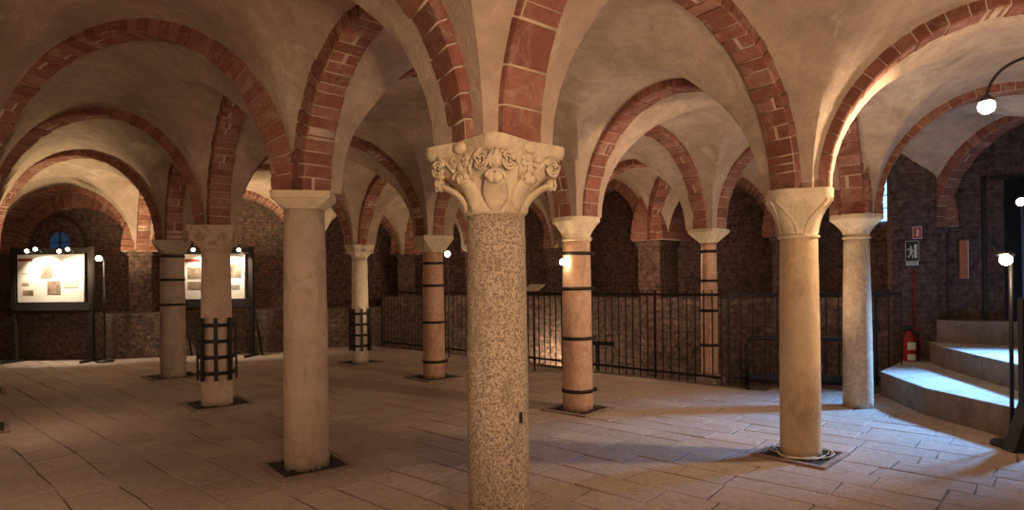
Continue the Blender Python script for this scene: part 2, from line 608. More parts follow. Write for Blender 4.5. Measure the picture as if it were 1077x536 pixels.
rg = random.Random(5)
mb = MB()
mb.prism(FLOOR, -0.35, -0.006, 1)
dirL = Vector((0.74, -0.673))
dirW = Vector((0.673, 0.74))
w = -14.0
while w < 16:
    hgt = rg.uniform(0.24, 0.36)
    l = -16 + rg.uniform(0, 0.5)
    while l < 10:
        ln = rg.uniform(0.34, 0.66)
        cpt = dirL * (l + ln / 2) + dirW * (w + hgt / 2)
        q = []
        ok = True
        g = rg.uniform(0.001, 0.006)
        for (x, y) in ((g, g), (ln - g, g), (ln - g, hgt - g), (g, hgt - g)):
            pp = dirL * (l + x + rg.uniform(-.006, .006)) + dirW * (w + y + rg.uniform(-.006, .006))
            pp = pp + Vector((.014 * math.sin(pp.y * 2.3 + pp.x) + .010 * math.sin(pp.x * 7.1), .014 * math.sin(pp.x * 1.9 - pp.y * .7) + .010 * math.sin(pp.y * 6.3)))
            if not inside(FLOOR, pp.x, pp.y):
                ok = False
            q.append(pp)
        if ok and -0.5 < cpt.y:
            z = rg.uniform(-0.003, 0.002)
            tz = [z + rg.uniform(-0.002, 0.002) for _ in q]
            a = [mb.add((pp.x, pp.y, -0.01)) for pp in q]
            cc = sum(q, Vector((0, 0))) / 4
            b = [mb.add((pp.x, pp.y, zz - 0.005)) for pp, zz in zip(q, tz)]
            c = [mb.add((pp.x + (cc.x - pp.x) * 0.03, pp.y + (cc.y - pp.y) * 0.03, zz)) for pp, zz in zip(q, tz)]
            for k in range(4):
                j = (k + 1) % 4
                mb.face([a[k], a[j], b[j], b[k]], 0)
                mb.face([b[k], b[j], c[j], c[k]], 0)
            mb.face(c, 0)
        l += ln
    w += hgt
struct(mb.build('floor', [M_SLAB, M_GROUT]))
mb = MB()
mb.prism([(-3.2, 7.5), (6, 7.5), (6, 17), (-3.2, 17)], -1.5, -1.3)
struct(mb.build('floor', M_RUBBLE))


# ------------------------------------------------------------------ walls
def offs(a, b, d):
    t = (V2[b] - V2[a]).normalized()
    n = Vector((-t.y, t.x))
    return V2[a] + n * d, V2[b] + n * d, t, n


RING = ['W0', 'W1', 'W2', 'W3', 'W4', 'W5', 'W6', 'W7', 'W8']


def wall_run(name, pts, z0, z1, thick, mat, side=1):
    """continuous wall following pts; thickness goes outward (left of travel)"""
    m = MB()
    pv = [Vector(p) for p in pts]
    out = []
    for i, p in enumerate(pv):
        a = (pv[i] - pv[i - 1]).normalized() if i > 0 else (pv[1] - pv[0]).normalized()
        b = (pv[i + 1] - pv[i]).normalized() if i < len(pv) - 1 else a
        n = Vector((-(a.y + b.y), a.x + b.x)).normalized() * side
        out.append(p + n * thick)
    u = 0
    for i in range(len(pv) - 1):
        L = (pv[i + 1] - pv[i]).length
        a, b, c, d = pv[i], pv[i + 1], out[i + 1], out[i]
        m.quad((*a, z0), (*b, z0), (*b, z1), (*a, z1), 0, [(u, z0), (u + L, z0), (u + L, z1), (u, z1)])
        m.quad((*c, z0), (*d, z0), (*d, z1), (*c, z1), 0, [(u + L, z0), (u, z0), (u, z1), (u + L, z1)])
        m.quad((*a, z1), (*b, z1), (*c, z1), (*d, z1), 0, [(u, 0), (u + L, 0), (u + L, thick), (u, thick)])
        u += L
    a, d = pv[0], out[0]
    m.quad((*a, z0), (*a, z1), (*d, z1), (*d, z0), 0, [(0, z0), (0, z1), (thick, z1), (thick, z0)])
    a, d = pv[-1], out[-1]
    m.quad((*a, z0), (*a, z1), (*d, z1), (*d, z0), 0, [(0, z0), (0, z1), (thick, z1), (thick, z0)])
    return struct(m.build(name, mat))


def ring_off(keys, d):
    pv = [V2[k] for k in keys]
    res = []
    for i, p in enumerate(pv):
        a = (pv[i] - pv[i - 1]).normalized() if i > 0 else (pv[1] - pv[0]).normalized()
        b = (pv[i + 1] - pv[i]).normalized() if i < len(pv) - 1 else a
        n = Vector((-(a.y + b.y), a.x + b.x)).normalized()
        res.append(p + n * d)
    return [tuple(q) for q in res]


wall_run('wall_back', ring_off(RING, 0.55), -1.4, 4.0, 0.3, M_BRICK)
# low masonry bench in front of the recesses on the left
wall_run('wall_back_low', [(-12, 12.0), (-7.7, 12.0), (-6.9, 12.15), (-4.9, 13.05), (-3.5, 14.1), (-3.0, 14.2)], 0, 0.88, 1.2, M_RUBBLE)
# rubble wall below the recesses around the excavation
wall_run('wall_pit', [(-3.0, 14.25), (-2.3, 14.2), (-0.95, 13.9), (0.75, 12.4), (2.25, 10.3), (4.3, 9.65), (5.5, 8.7)], -1.4, 1.12, 0.9, M_RUBBLE)
wall_run('wall_left', [(-10.9, -3), (-10.9, 13.0)], 0, 4.0, 0.3, M_BRICK)
wall_run('wall_front', [(10.4, -3), (-10.9, -3)], 0, 4.0, 0.3, M_BRICK, -1)
# piers of the ring
for i, k in enumerate(RING):
    p = V2[k]
    a = V2[RING[max(0, i - 1)]]
    b = V2[RING[min(len(RING) - 1, i + 1)]]
    t = (b - a).normalized()
    n = Vector((-t.y, t.x))
    m = MB()
    c = p + n * 0.22
    z0 = 0.0 if i < 3 else -1.4
    m.box((c.x, c.y, (z0 + 2.02) / 2), (0.40, 0.70, 2.02 - z0), math.atan2(t.y, t.x))
    m.box((c.x, c.y, 2.06), (0.47, 0.77, 0.08), math.atan2(t.y, t.x))
    struct(m.build('trim_%d' % (i + 1), M_BRICK))


# ------------------------------------------------------------------ brick arches
def arch_mesh(a, b, spacing=0.12, width=0.225, drop=0.085, er=0.222, shift=0.0, seed=1, thick=0.22, Rv=None, base=3):
    rg = random.Random(seed)
    pa, pb = Vector(a), Vector(b)
    d = pb - pa
    L = d.length
    d.normalize()
    n = Vector((-d.y, d.x))
    c = (pa + pb) / 2 + n * shift
    A = L / 2 - er
    H = (rise(L) if Rv is None else Rv) - drop

    def pt(th, off, w, lift=0.0):
        x, z = -A * math.cos(th), H * math.sin(th)
        nx, nz = -H * math.cos(th), A * math.sin(th)
        k = math.hypot(nx, nz)
        x += nx / k * off
        z += nz / k * off
        q = c + d * x + n * w
        return (q.x, q.y, CAPZ + max(0.0, z) + lift)
    # arc-length table
    M = 400
    tab = [0.0]
    for i in range(M):
        t0, t1 = PI * i / M, PI * (i + 1) / M
        tab.append(tab[-1] + math.hypot(A * (math.cos(t0) - math.cos(t1)), H * (math.sin(t1) - math.sin(t0))))
    T = tab[-1]

    def th_at(s):
        lo, hi = 0, M
        while hi - lo > 1:
            mid = (lo + hi) // 2
            if tab[mid] <= s:
                lo = mid
            else:
                hi = mid
        f = (s - tab[lo]) / max(1e-9, tab[lo + 1] - tab[lo])
        return PI * (lo + f) / M
    mb = MB()
    hw = width / 2
    # mortar core
    K = 48
    rings = []
    for i in range(K + 1):
        th = PI * i / K
        rings.append([pt(th, thick - 0.02, -hw + .012), pt(th, 0.006, -hw + .012), pt(th, 0.006, hw - .012), pt(th, thick - 0.02, hw - .012)])
    mb.loft(rings, 1, True)
    # voussoirs: big blocks at the feet, bricks above
    cuts = [0.0]
    for _ in range(base):
        cuts.append(cuts[-1] + spacing * rg.uniform(1.0, 1.3))
    tail = cuts[-1]
    nb = max(6, round((T - 2 * tail) / spacing))
    for i in range(nb):
        cuts.append(tail + (T - 2 * tail) * (i + 1 + (rg.uniform(-.12, .12) if i < nb - 1 else 0)) / nb)
    for i in range(base):
        cuts.append(cuts[-1] + (T - tail - (T - 2 * tail) - 0) / base if base else 0)
    g = 0.006
    for s0, s1 in zip(cuts[:-1], cuts[1:]):
        t0, t1 = th_at(s0 + g), th_at(min(T, s1) - g)
        if t1 <= t0:
            continue
        j = rg.uniform(-0.007, 0.006)
        jw = rg.uniform(-0.005, 0.005)
        parts = [(-hw, hw)]
        if rg.random() < 0.25 and base:
            mcut = rg.choice((-0.35, 0.0, 0.3)) * hw
            parts = [(-hw, mcut - 0.005), (mcut + 0.005, hw)]
        for w0, w1 in parts:
            w0 += jw
            w1 += jw
            ra = [pt(t0, o, w) for o, w in ((thick, w0), (j + .012, w0), (j, w0 + .012), (j, w1 - .012), (j + .012, w1), (thick, w1))]
            tm = (t0 + t1) / 2
            rb = [pt(tm, o, w) for o, w in ((thick, w0), (j + .012, w0), (j, w0 + .012), (j, w1 - .012), (j + .012, w1), (thick, w1))]
            rc = [pt(t1, o, w) for o, w in ((thick, w0), (j + .012, w0), (j, w0 + .012), (j, w1 - .012), (j + .012, w1), (thick, w1))]
            mb.loft([ra, rb, rc], 0, False)
    return mb


SHORT = {'A': 'the speckled front column', 'B': 'the slab-topped brown column', 'C': 'the smooth yellowish column',
         'D': 'the right pink column', 'E': 'the caged column on the left', 'F': 'the veined cream column',
         'G': 'the left pink column', 'H': 'the banded grey column', 'I': 'the caged whitish column',
         'J': 'the slim railing column'}


def arch(a, b, label, spacing=0.12, **kw):
    m = arch_mesh(P[a], P[b], spacing, seed=hash(a) % 97 if False else sum(map(ord, a + b)), **kw)
    o = m.build('brick_arch', [M_VOUS, M_MORTAR])
    if label is None:
        o.name = 'trim_arch'
        return struct(o)
    return tag(o, label, 'arch', 'brick arches of the vault')


def btw(a, b):
    return 'brick arch from %s to %s' % (SHORT[a], SHORT[b])


arch('A', 'B', btw('A', 'B'), 0.085)
arch('A', 'C', btw('A', 'C'), 0.11)
arch('B', 'E', btw('B', 'E'), 0.085)
arch('B', 'D', btw('B', 'D'))
arch('C', 'D', btw('C', 'D'))
arch('C', 'F', btw('C', 'F'), 0.12)
arch('D', 'J', btw('D', 'J'), 0.11)
arch('D', 'G', btw('D', 'G'))
arch('E', 'H', btw('E', 'H'))
arch('E', 'G', btw('E', 'G'))
arch('G', 'I', btw('G', 'I'))
arch('H', 'I', btw('H', 'I'))
arch('F', 'J', btw('F', 'J'))
arch('A0', 'A', 'brick arch leaving the speckled front column toward the upper left edge', 0.115, base=0, width=0.25)
arch('N', 'A', 'wide-jointed brick arch leaving the speckled front column toward the top right', 0.18, base=0, width=0.25)
arch('B0', 'B', 'nearest broad brick arch spanning the left aisle to the slab-topped brown column', 0.115)
arch('E0', 'E', 'second broad brick arch spanning the left aisle, ending above the caged column', 0.115)
arch('H0', 'H', 'third broad brick arch of the left aisle, ending above the banded grey column', 0.115)
arch('C', 'C0', 'large brick arch rising from the yellowish column to the top right corner', 0.115)
arch('F', 'F0', 'brick arch rising from the veined cream column, above the entrance steps', 0.115)
arch('H', 'W1', 'dim brick arch from the banded grey column back to the end wall')
arch('I', 'W2', 'dim brick arch from the caged whitish column back to the wall')
arch('J', 'W6', 'dark brick arch from the slim railing column back to the apse wall')
arch('G', 'K', 'brick arch from the pink column left of centre into the dark behind')
arch('K', 'J', 'brick arch over the railing ending at the slim banded column')
for a, b in (('I', 'L'), ('K', 'L'), ('K', 'W5'), ('L', 'W4'), ('L', 'W3'), ('A0', 'B0'), ('B0', 'E0'), ('E0', 'H0'), ('H0', 'W0'),
             ('C0', 'F0'), ('N', 'C0'), ('M', 'N'), ('M', 'A0'), ('F', 'W7'), ('F0', 'W8')):
    arch(a, b, None)
# blind arches along the outer walls
WL = {0: 'outer brick arch framing the end wall niche behind the left display panel',
      1: 'lamplit brick wall arch above the second display panel',
      2: 'brick wall arch behind the caged whitish column',
      5: 'dark brick wall arch behind the railing, right of the pink banded column',
      6: 'dark brick wall arch behind the slim banded column',
      7: 'dark brick wall arch above the fire extinguisher corner'}
for i in range(len(RING) - 1):
    a, b = RING[i], RING[i + 1]
    L = (V2[a] - V2[b]).length
    m = arch_mesh(P[a], P[b], 0.085, width=0.74, drop=0.10, er=0.20, shift=0.24, seed=i + 50, thick=0.55, base=0)
    o = m.build('brick_arch', [M_VOUS, M_MORTAR])
    if i in WL:
        tag(o, WL[i], 'arch', 'blind arches along the outer walls')
    else:
        o.name = 'trim_wall_arch'
        struct(o)

# inner niche arch of the left end wall
m = arch_mesh((-10.45, 12.72), (-7.42, 12.80), 0.08, width=0.22, drop=0.10, er=0.42, seed=91, thick=0.3, base=0, Rv=1.05)
tag(m.build('brick_arch', [M_VOUS, M_MORTAR]), 'inner recessed brick arch of the end wall niche around the small window', 'arch', 'blind arches along the outer walls')


# small arched windows
def arched_window(n, c, w, h, rz, glass, ring=0.2, bars=False):
    """c = bottom centre of the opening; local x along the wall, local -y toward the room"""
    mt = Matrix.Translation(c) @ Matrix.Rotation(rz, 4, 'Z')
    r = w / 2

    def outline(rad, hh):
        pts = [(-rad, 0)] + [(-rad * math.cos(PI * k / 16), hh - r + rad * math.sin(PI * k / 16)) for k in range(17)] + [(rad, 0)]
        return pts
    m = MB()
    i0 = [m.add(mt @ Vector((x, -0.06, z))) for x, z in outline(r, h)]
    i1 = [m.add(mt @ Vector((x, -0.06, z))) for x, z in outline(r + ring, h)]
    i2 = [m.add(mt @ Vector((x, 0.0, z))) for x, z in outline(r + ring, h)]
    i3 = [m.add(mt @ Vector((x, 0.02, z))) for x, z in outline(r * 0.9, h)]
    u = 0
    for k in range(len(i0) - 1):
        m.face([i0[k], i0[k + 1], i1[k + 1], i1[k]], 0, [(u, 0), (u + .07, 0), (u + .07, ring), (u, ring)])
        m.face([i1[k], i1[k + 1], i2[k + 1], i2[k]], 0, [(u, 0), (u + .07, 0), (u + .07, .06), (u, .06)])
        m.face([i3[k], i3[k + 1], i0[k + 1], i0[k]], 0, [(u, 0), (u + .07, 0), (u + .07, .1), (u, .1)])
        u += .07
    m.face([i0[0], i3[0], i3[-1], i0[-1]], 0)
    fr = struct(m.build('window_%d' % n, M_BRICK))
    m = MB()
    m.face([m.add(mt @ Vector((x, 0.015, z))) for x, z in outline(r, h)][::-1], 0)
    gl = m.build('window_pane', glass, fr)
    m = MB()
    m.box(mt @ Vector((0, 0.0, h / 2)), (0.02, 0.02, h * 0.98), rz)
    for k in (1, 2, 3):
        m.box(mt @ Vector((0, 0.0, h * k / 4)), (w * 0.96, 0.02, 0.015), rz)
    m.build('window_bars', M_IRON, fr)
    return fr


arched_window(1, (-9.35, 12.74, 1.62), 0.50, 0.95, 0, M_GLASSD, 0.26)
tw = (V2['W8'] - V2['W7']).normalized()
na = Vector((-tw.y, tw.x))
w0 = V2['W7'] + na * 0.50
kx = (925 - 538) / 647
cw = w0 + tw * ((kx * w0.y - w0.x) / (tw.x - kx * tw.y))
arched_window(2, (cw.x, cw.y, 2.28), 0.34, 0.80, math.atan2(tw.y, tw.x), M_GLASSB, 0.12)


# ------------------------------------------------------------------ columns
def sq_ring(c, half, z, rot, n=32, rnd=1.0, corner=0.0):
    """superellipse-like ring: rnd 0 = circle, 1 = square"""
    out = []
    for k in range(n):
        a = 2 * PI * k / n + PI / n * 0
        ca, sa = math.cos(a), math.sin(a)
        rq = 1.0 / max(abs(ca), abs(sa))
        rr = half * ((1 - rnd) + rnd * min(rq, 1.42 - corner))
        x, y = rr * ca, rr * sa
        cr, sr = math.cos(rot), math.sin(rot)
        out.append((c[0] + x * cr - y * sr, c[1] + x * sr + y * cr, z))
    return out


def shaft(c, r0, r1, z1, mat, parent, z0=0.0, seed=0):
    m = MB()
    prof = []
    K = 24
    for k in range(K + 1):
        f = k / K
        ent = math.sin(PI * f) * 0.004
        prof.append((r0 + (r1 - r0) * f + ent, z0 + (z1 - z0) * f))
    m.lathe((c[0], c[1], 0), prof, 40, 0, 0.0012, seed)
    return m.build('shaft', mat, parent)


def bands(c, zs, rfun, parent, ang=0.0, lug=True):
    for z in zs:
        r = rfun(z)
        m = MB()
        m.lathe((c[0], c[1], z), [(r - .004, -.018), (r + .013, -.018), (r + .013, .018), (r - .004, .018)], 32)
        b = m.build('iron_band', M_IRON, parent)
        if lug:
            m = MB()
            for s in (-1, 1):
                x = c[0] + (r + .025) * math.cos(ang) - s * .016 * math.sin(ang)
                y = c[1] + (r + .025) * math.sin(ang) + s * .016 * math.cos(ang)
                m.box((x, y, z), (.04, .010, .038), ang)
            q = Vector((c[0] + (r + .03) * math.cos(ang), c[1] + (r + .03) * math.sin(ang), z))
            tt = Vector((-math.sin(ang), math.cos(ang), 0)) * .035
            m.tube([q - tt, q + tt], .007, 8)
            m.build('bolt', M_IRON, b)


def cage(c, z0, z1, r, parent, nbar=8, rings=4):
    m = MB()
    for k in range(rings):
        z = z0 + (z1 - z0) * (0.12 + 0.76 * k / (rings - 1))
        m.lathe((c[0], c[1], z), [(r, -.019), (r + .012, -.019), (r + .012, .019), (r, .019)], 32)
    cg = m.build('iron_cage', M_IRON, parent)
    for k in range(nbar):
        a = 2 * PI * (k + 0.5) / nbar - PI / 2
        m = MB()
        m.box((c[0] + (r + .022) * math.cos(a), c[1] + (r + .022) * math.sin(a), (z0 + z1) / 2), (.024, .042, z1 - z0), a)
        m.build('bar', M_IRON, cg)


def surround(c, half, rot, label, seed=0):
    t = thing('column_surround', (c[0], c[1], 0), label, 'floor frame', 'square floor frames around the column feet')
    m = MB()
    cr, sr = math.cos(rot), math.sin(rot)

    def L(x, y):
        return (c[0] + x * cr - y * sr, c[1] + x * sr + y * cr)
    h, b = half, 0.045
    for (x, y, sx, sy) in ((0, -h + b / 2, 2 * h, b), (0, h - b / 2, 2 * h, b), (-h + b / 2, 0, b, 2 * h - 2 * b), (h - b / 2, 0, b, 2 * h - 2 * b)):
        q = L(x, y)
        m.box((q[0], q[1], 0.008), (sx, sy, 0.022), rot)
    m.build('frame', M_FRAME, t)
    rg = random.Random(seed)
    m = MB()
    m.prism([L(-h + b, -h + b), L(h - b, -h + b), L(h - b, h - b), L(-h + b, h - b)], 0.001, 0.006)
    for _ in range(110):
        x, y = rg.uniform(-h + .07, h - .07), rg.uniform(-h + .07, h - .07)
        if math.hypot(x, y) < 0.17:
            continue
        q = L(x, y)
        s = rg.uniform(.012, .028)
        m.box((q[0], q[1], .008 + s * .2), (s, s * rg.uniform(.6, 1), s * .7), rg.uniform(0, 3), 0, 0.6)
    m.build('gravel', M_GRAVEL, t)
    return t


ROT = R(38)
COLG = 'stone columns carrying the crypt vault'


def col(key, label):
    x, y = P[key]
    return (x, y), thing('stone_column', (x, y, 0), label, 'column', COLG)


def abacus(m, c, half, z0, z1, rot, mat=0, rnd=1.0, under=0.0):
    m.loft([sq_ring(c, half * (1 - under), z0, rot, 32, rnd), sq_ring(c, half, z0 + 0.02, rot, 32, rnd), sq_ring(c, half, z1, rot, 32, rnd)], mat, False)


def spiral(m, o, ex, ez, r, turns, tr, flip=1, depth=None):
    pts = []
    K = int(14 * turns)
    for k in range(K + 1):
        a = 2 * PI * turns * k / K
        rr = r * (1 - 0.78 * k / K)
        pts.append(o + ex * (flip * rr * math.sin(a)) + ez * (rr * math.cos(a)))
    m.tube(pts, tr, 6, 0, tr * 0.7)


def leaf(m, c, rot, r0, z0, h, w, out, mat=0, curl=0.03):
    """acanthus-like leaf growing up the bell and curling outward at its tip"""
    er = Vector((math.cos(rot), math.sin(rot), 0))
    et = Vector((-math.sin(rot), math.cos(rot), 0))
    K, J = 10, 8
    top, bot = [], []
    for i in range(K + 1):
        f = i / K
        rad = r0 + out * f ** 2.2 + (curl * max(0, f - .75) / .25)
        z = z0 + h * (f if f < .85 else .85 + (f - .85) * 0.2 - (f - .85) * 1.2 * (f > .92))
        ww = w * (math.sin(PI * (0.18 + 0.72 * f)) ** 0.7)
        ra, rb = [], []
        for j in range(J + 1):
            g = -1 + 2 * j / J
            lobe = 1 + 0.12 * math.sin(f * PI * 6) * (abs(g) ** 2)
            ridge = 0.012 * (1 - abs(g)) + 0.006 * math.cos(g * PI * 4)
            p = Vector((c[0], c[1], z)) + er * (rad + ridge - 0.02 * g * g) + et * (ww * g * lobe)
            ra.append(m.add(p))
            rb.append(m.add(p - er * 0.022))
        top.append(ra)
        bot.append(rb)
    for i in range(K):
        for j in range(J):
            m.face([top[i][j], top[i][j + 1], top[i + 1][j + 1], top[i + 1][j]], mat, None, True)
            m.face([bot[i][j + 1], bot[i][j], bot[i + 1][j], bot[i + 1][j + 1]], mat, None, True)
        m.face([top[i][0], top[i + 1][0], bot[i + 1][0], bot[i][0]], mat)
        m.face([top[i + 1][J], top[i][J], bot[i][J], bot[i + 1][J]], mat)
    m.face(top[K] + bot[K][::-1], mat)


def blob(m, o, er, et, rr, rt, rz, n=8, mat=0):
    rings = []
    for k in range(n + 1):
        a = PI * k / n
        z = -rz * math.cos(a)
        q = max(0.02, math.sin(a))
        rings.append([tuple(o + er * (rr * q * math.cos(2 * PI * i / 14)) + et * (rt * q * math.sin(2 * PI * i / 14)) + Vector((0, 0, z))) for i in range(14)])
    m.loft(rings, mat)


def carved_capital(c, zb, zt, r0, half, rot, mat, parent, detail=True):
    m = MB()
    H = zt - zb
    rings = []
    for f, rr, sq in ((0, r0, 0), (.03, r0 + .010, 0), (.07, r0 + .002, 0), (.22, r0 * 1.06, 0), (.34, r0 * 1.18, .1), (.47, r0 * 1.42, .3),
                      (.60, half * .88, .6), (.72, half * .93, .9), (.82, half * .92, 1)):
        rings.append(sq_ring(c, rr, zb + H * f, rot, 32, sq, .12 * sq))
    m.loft(rings, 0, True)
    # concave abacus
    ab = []
    for z, k in ((zb + H * .80, .93), (zb + H * .83, 1.0), (zb + H * .90, 1.03), (zt, 1.03)):
        rg_ = []
        for i in range(64):
            a = 2 * PI * i / 64
            rq = 1 / max(abs(math.cos(a)), abs(math.sin(a)))
            mid = 1 - 0.10 * math.cos(2 * a) ** 2
            rr = half * k * min(rq, 1.34) * mid
            x, y = rr * math.cos(a), rr * math.sin(a)
            rg_.append((c[0] + x * math.cos(rot) - y * math.sin(rot), c[1] + x * math.sin(rot) + y * math.cos(rot), z))
        ab.append(rg_)
    m.loft(ab, 0, False)
    cap = m.build('capital', mat, parent, sharp=50)
    up = Vector((0, 0, 1))
    C3 = Vector((c[0], c[1], 0))
    for k in range(8):
        a = rot + k * PI / 4
        er = Vector((math.cos(a), math.sin(a), 0))
        et = Vector((-math.sin(a), math.cos(a), 0))
        corner = k % 2 == 1
        m = MB()
        tip = half * (1.12 if corner else .92)
        ztip = zb + H * (.47 if corner else .50)
        # leaf stem widening up the bell
        pts = []
        for f in (0.0, .25, .5, .75, 1.0):
            pts.append(C3 + er * (r0 * .97 + (tip - r0) * f ** 2.3) + up * (zb + H * .06 + (ztip - zb - H * .06) * f))
        wd = (.030, .052, .064, .060, .044) if corner else (.024, .040, .052, .050, .040)
        rings = []
        for p, w_ in zip(pts, wd):
            sc_ = half / .26
            rings.append([tuple(p + et * (w_ * sc_ * math.cos(q * PI / 6)) + er * (.020 * sc_ * math.sin(q * PI / 6)) + up * (-.010 * math.sin(q * PI / 6))) for q in range(12)])
        m.loft(rings, 0)
        # drooping rounded tip with a raised rim
        kk = half / .26
        tc = C3 + er * (tip - .008) + up * (ztip - .004)
        blob(m, tc, er, et, .026 * kk, (.046 if corner else .050) * kk, .034 * kk)
        rim = []
        for q in range(13):
            an = PI * (-0.05 + 1.10 * q / 12)
            rim.append(tc + er * (.020 * kk) + et * (math.cos(an) * .046 * kk) + up * (math.sin(an) * .036 * kk - .008))
        m.tube(rim, .0075 * kk, 6)
        m.tube([tc + er * .024 * kk + up * .02 * kk, tc + er * .030 * kk, tc + er * .020 * kk - up * .03 * kk], .007 * kk, 6)
        m.build('carved_leaf', mat, cap)
    for k in range(4):
        a = rot + PI / 4 + k * PI / 2
        er = Vector((math.cos(a), math.sin(a), 0))
        et = Vector((-math.sin(a), math.cos(a), 0))
        kk = half / .26
        m = MB()
        blob(m, C3 + er * (half * 1.08) + up * (zb + H * .70), er, et, .050 * kk, .040 * kk, .055 * kk)
        for s_ in (-1, 0, 1):
            b0 = C3 + er * (half * 1.08 + .046 * kk - .014 * abs(s_)) + et * (s_ * .024 * kk)
            m.tube([b0 + up * (zb + H * .84), b0 + er * .006 + up * (zb + H * .72), b0 - er * .012 + up * (zb + H * .58)], .008 * kk, 6)
        for s in (-1, 1):
            fa = a - s * PI / 4
            fn = Vector((math.cos(fa), math.sin(fa), 0))
            fx = Vector((-math.sin(fa), math.cos(fa), 0)) * s
            o = C3 + up * (zb + H * .68) + fn * (half * .97) + fx * (half * .62)
            if detail:
                spiral(m, o, -fx, up, .052 * kk, 2.4, .009 * kk)
                m.tube([o + up * .045, o - fx * .05 + up * .030 - fn * .005, o - fx * .10 - up * .02 - fn * .015, o - fx * .12 - up * .08 - fn * .05], .011, 6)
        m.build('volute', mat, cap)
        fa = rot + k * PI / 2
        fn = Vector((math.cos(fa), math.sin(fa), 0))
        fx = Vector((-math.sin(fa), math.cos(fa), 0))
        m = MB()
        blob(m, C3 + fn * (half * .93) + up * (zt - H * .09), fn, fx, .026 * kk, .045 * kk, .032 * kk)
        if detail:
            for s in (-1, 1):
                oo = C3 + up * (zb + H * .71) + fn * (half * .95) + fx * (s * .040)
                spiral(m, oo, fx * s, up, .028, 1.8, .008)
                m.tube([oo - fx * s * .034, oo - fx * s * .032 - up * .05 - fn * .01, oo - fx * s * .02 - up * .10 - fn * .05], .010, 6)
        m.build('fleuron', mat, cap)
    return cap


# --- A, the big speckled column in front
c, t = col('A', 'thick speckled granite column in the centre foreground with a carved cream capital')
shaft(c, .158, .150, 1.76, M_GRANITE, t, seed=1)
carved_capital(c, 1.745, 2.10, .150, .262, R(46), M_CREAM, t)
m = MB()
m.box((c[0] + .115, c[1] - .105, 0.72), (.022, .01, .055), R(45))
m.build('socket_hole', M_BLACK, t)

# --- B, thin slab capital
c, t = col('B', 'brown stone column with thin chamfered slab capital, left of the speckled front column')
shaft(c, .168, .150, 1.995, M_BROWNST, t, seed=2)
m = MB()
m.loft([sq_ring(c, .155, 1.975, R(10), 32, .3), sq_ring(c, .215, 2.045, R(10), 32, .75), sq_ring(c, .225, 2.05, R(10), 32, .8), sq_ring(c, .228, 2.10, R(10), 32, .8)], 0, False)
m.build('capital', M_CREAM, t)
surround(c, .29, R(-52), 'square floor frame with dark gravel at the foot of the slab-topped brown column', 2)

# --- C, cushion capital with curved ridges
c, t = col('C', 'smooth yellowish column with leaf-ridged block capital, right of the centre')
shaft(c, .152, .138, 1.75, M_YELLOW, t, seed=3)
RC = R(-18)


def ridge_capital(c, zb, zt, r0, half, rot, mat, parent, ridges=True):
    m = MB()
    H = zt - zb
    rings = [sq_ring(c, r0 + .002, zb - .03, rot, 32, 0), sq_ring(c, r0 + .017, zb - .022, rot, 32, 0), sq_ring(c, r0 + .017, zb - .008, rot, 32, 0), sq_ring(c, r0, zb, rot, 32, 0)]
    for f in (.15, .3, .45, .6, .72):
        rings.append(sq_ring(c, r0 + (half * .96 - r0) * (f / .75) ** 1.7, zb + H * f, rot, 32, min(1, f * 1.25), .24))
    rings.append(sq_ring(c, half * .98, zb + H * .78, rot, 32, 1, .24))
    m.loft(rings, 0, True, True)
    m.loft([sq_ring(c, half * .98, zb + H * .77, rot, 32, 1, .24), sq_ring(c, half, zb + H * .80, rot, 32, 1, .24), sq_ring(c, half, zt, rot, 32, 1, .24)], 0, False)
    cap = m.build('capital', mat, parent, sharp=40)
    if ridges:
        for k in range(4):
            a = rot + k * PI / 2
            fn = Vector((math.cos(a), math.sin(a), 0))
            fx = Vector((-math.sin(a), math.cos(a), 0))
            m = MB()
            for s in (-1, 1):
                pts = []
                for q in range(13):
                    f = q / 12
                    zz = .02 + .72 * f
                    rad = r0 + (half * .96 - r0) * (zz / .75) ** 1.7
                    lat = .028 + (half * .80 - .03) * (1 - math.cos(f * PI / 2))
                    k1 = min(1, zz * 1.25)
                    ang = lat / rad
                    rc_ = rad * ((1 - k1) * math.cos(min(1.2, ang)) + k1)
                    pts.append(Vector((c[0], c[1], zb + H * zz)) + fn * (rc_ + .001) + fx * (s * lat))
                m.tube(pts, .007, 6)
            m.build('ridge', mat, cap)
    return cap


ridge_capital(c, 1.755, 2.10, .138, .235, RC, M_CREAM, t)
surround(c, .28, R(-46), 'square floor frame full of coiled cable at the foot of the yellowish column', 3)
m = MB()
rg = random.Random(8)
for q in range(3):
    pts = []
    a0 = rg.uniform(0, 6)
    for k in range(22):
        a = a0 + k * .28
        r = .205 + .04 * math.sin(a * 3.1 + q) + rg.uniform(-.008, .008)
        pts.append((c[0] + r * math.cos(a), c[1] + r * math.sin(a), .028 + .012 * math.sin(a * 3 + q)))
    m.tube(pts, .0045, 6)
tag(m.build('cable_coil', M_CABLE), 'pale cable coiled around the foot of the smooth yellowish column', 'cable')

# --- D, pink with four bands
c, t = col('D', 'pink marble column with four iron bands, right of the speckled front column')
shaft(c, .166, .150, 1.87, M_PINK, t, seed=4)
ridge_capital(c, 1.875, 2.10, .148, .222, R(30), M_CREAM, t, False)
bands(c, (.22, .79, 1.33, 1.71), lambda z: .166 - .016 * z / 1.87, t, R(0))
surround(c, .29, R(-40), 'square floor frame at the foot of the pink column right of centre', 4)

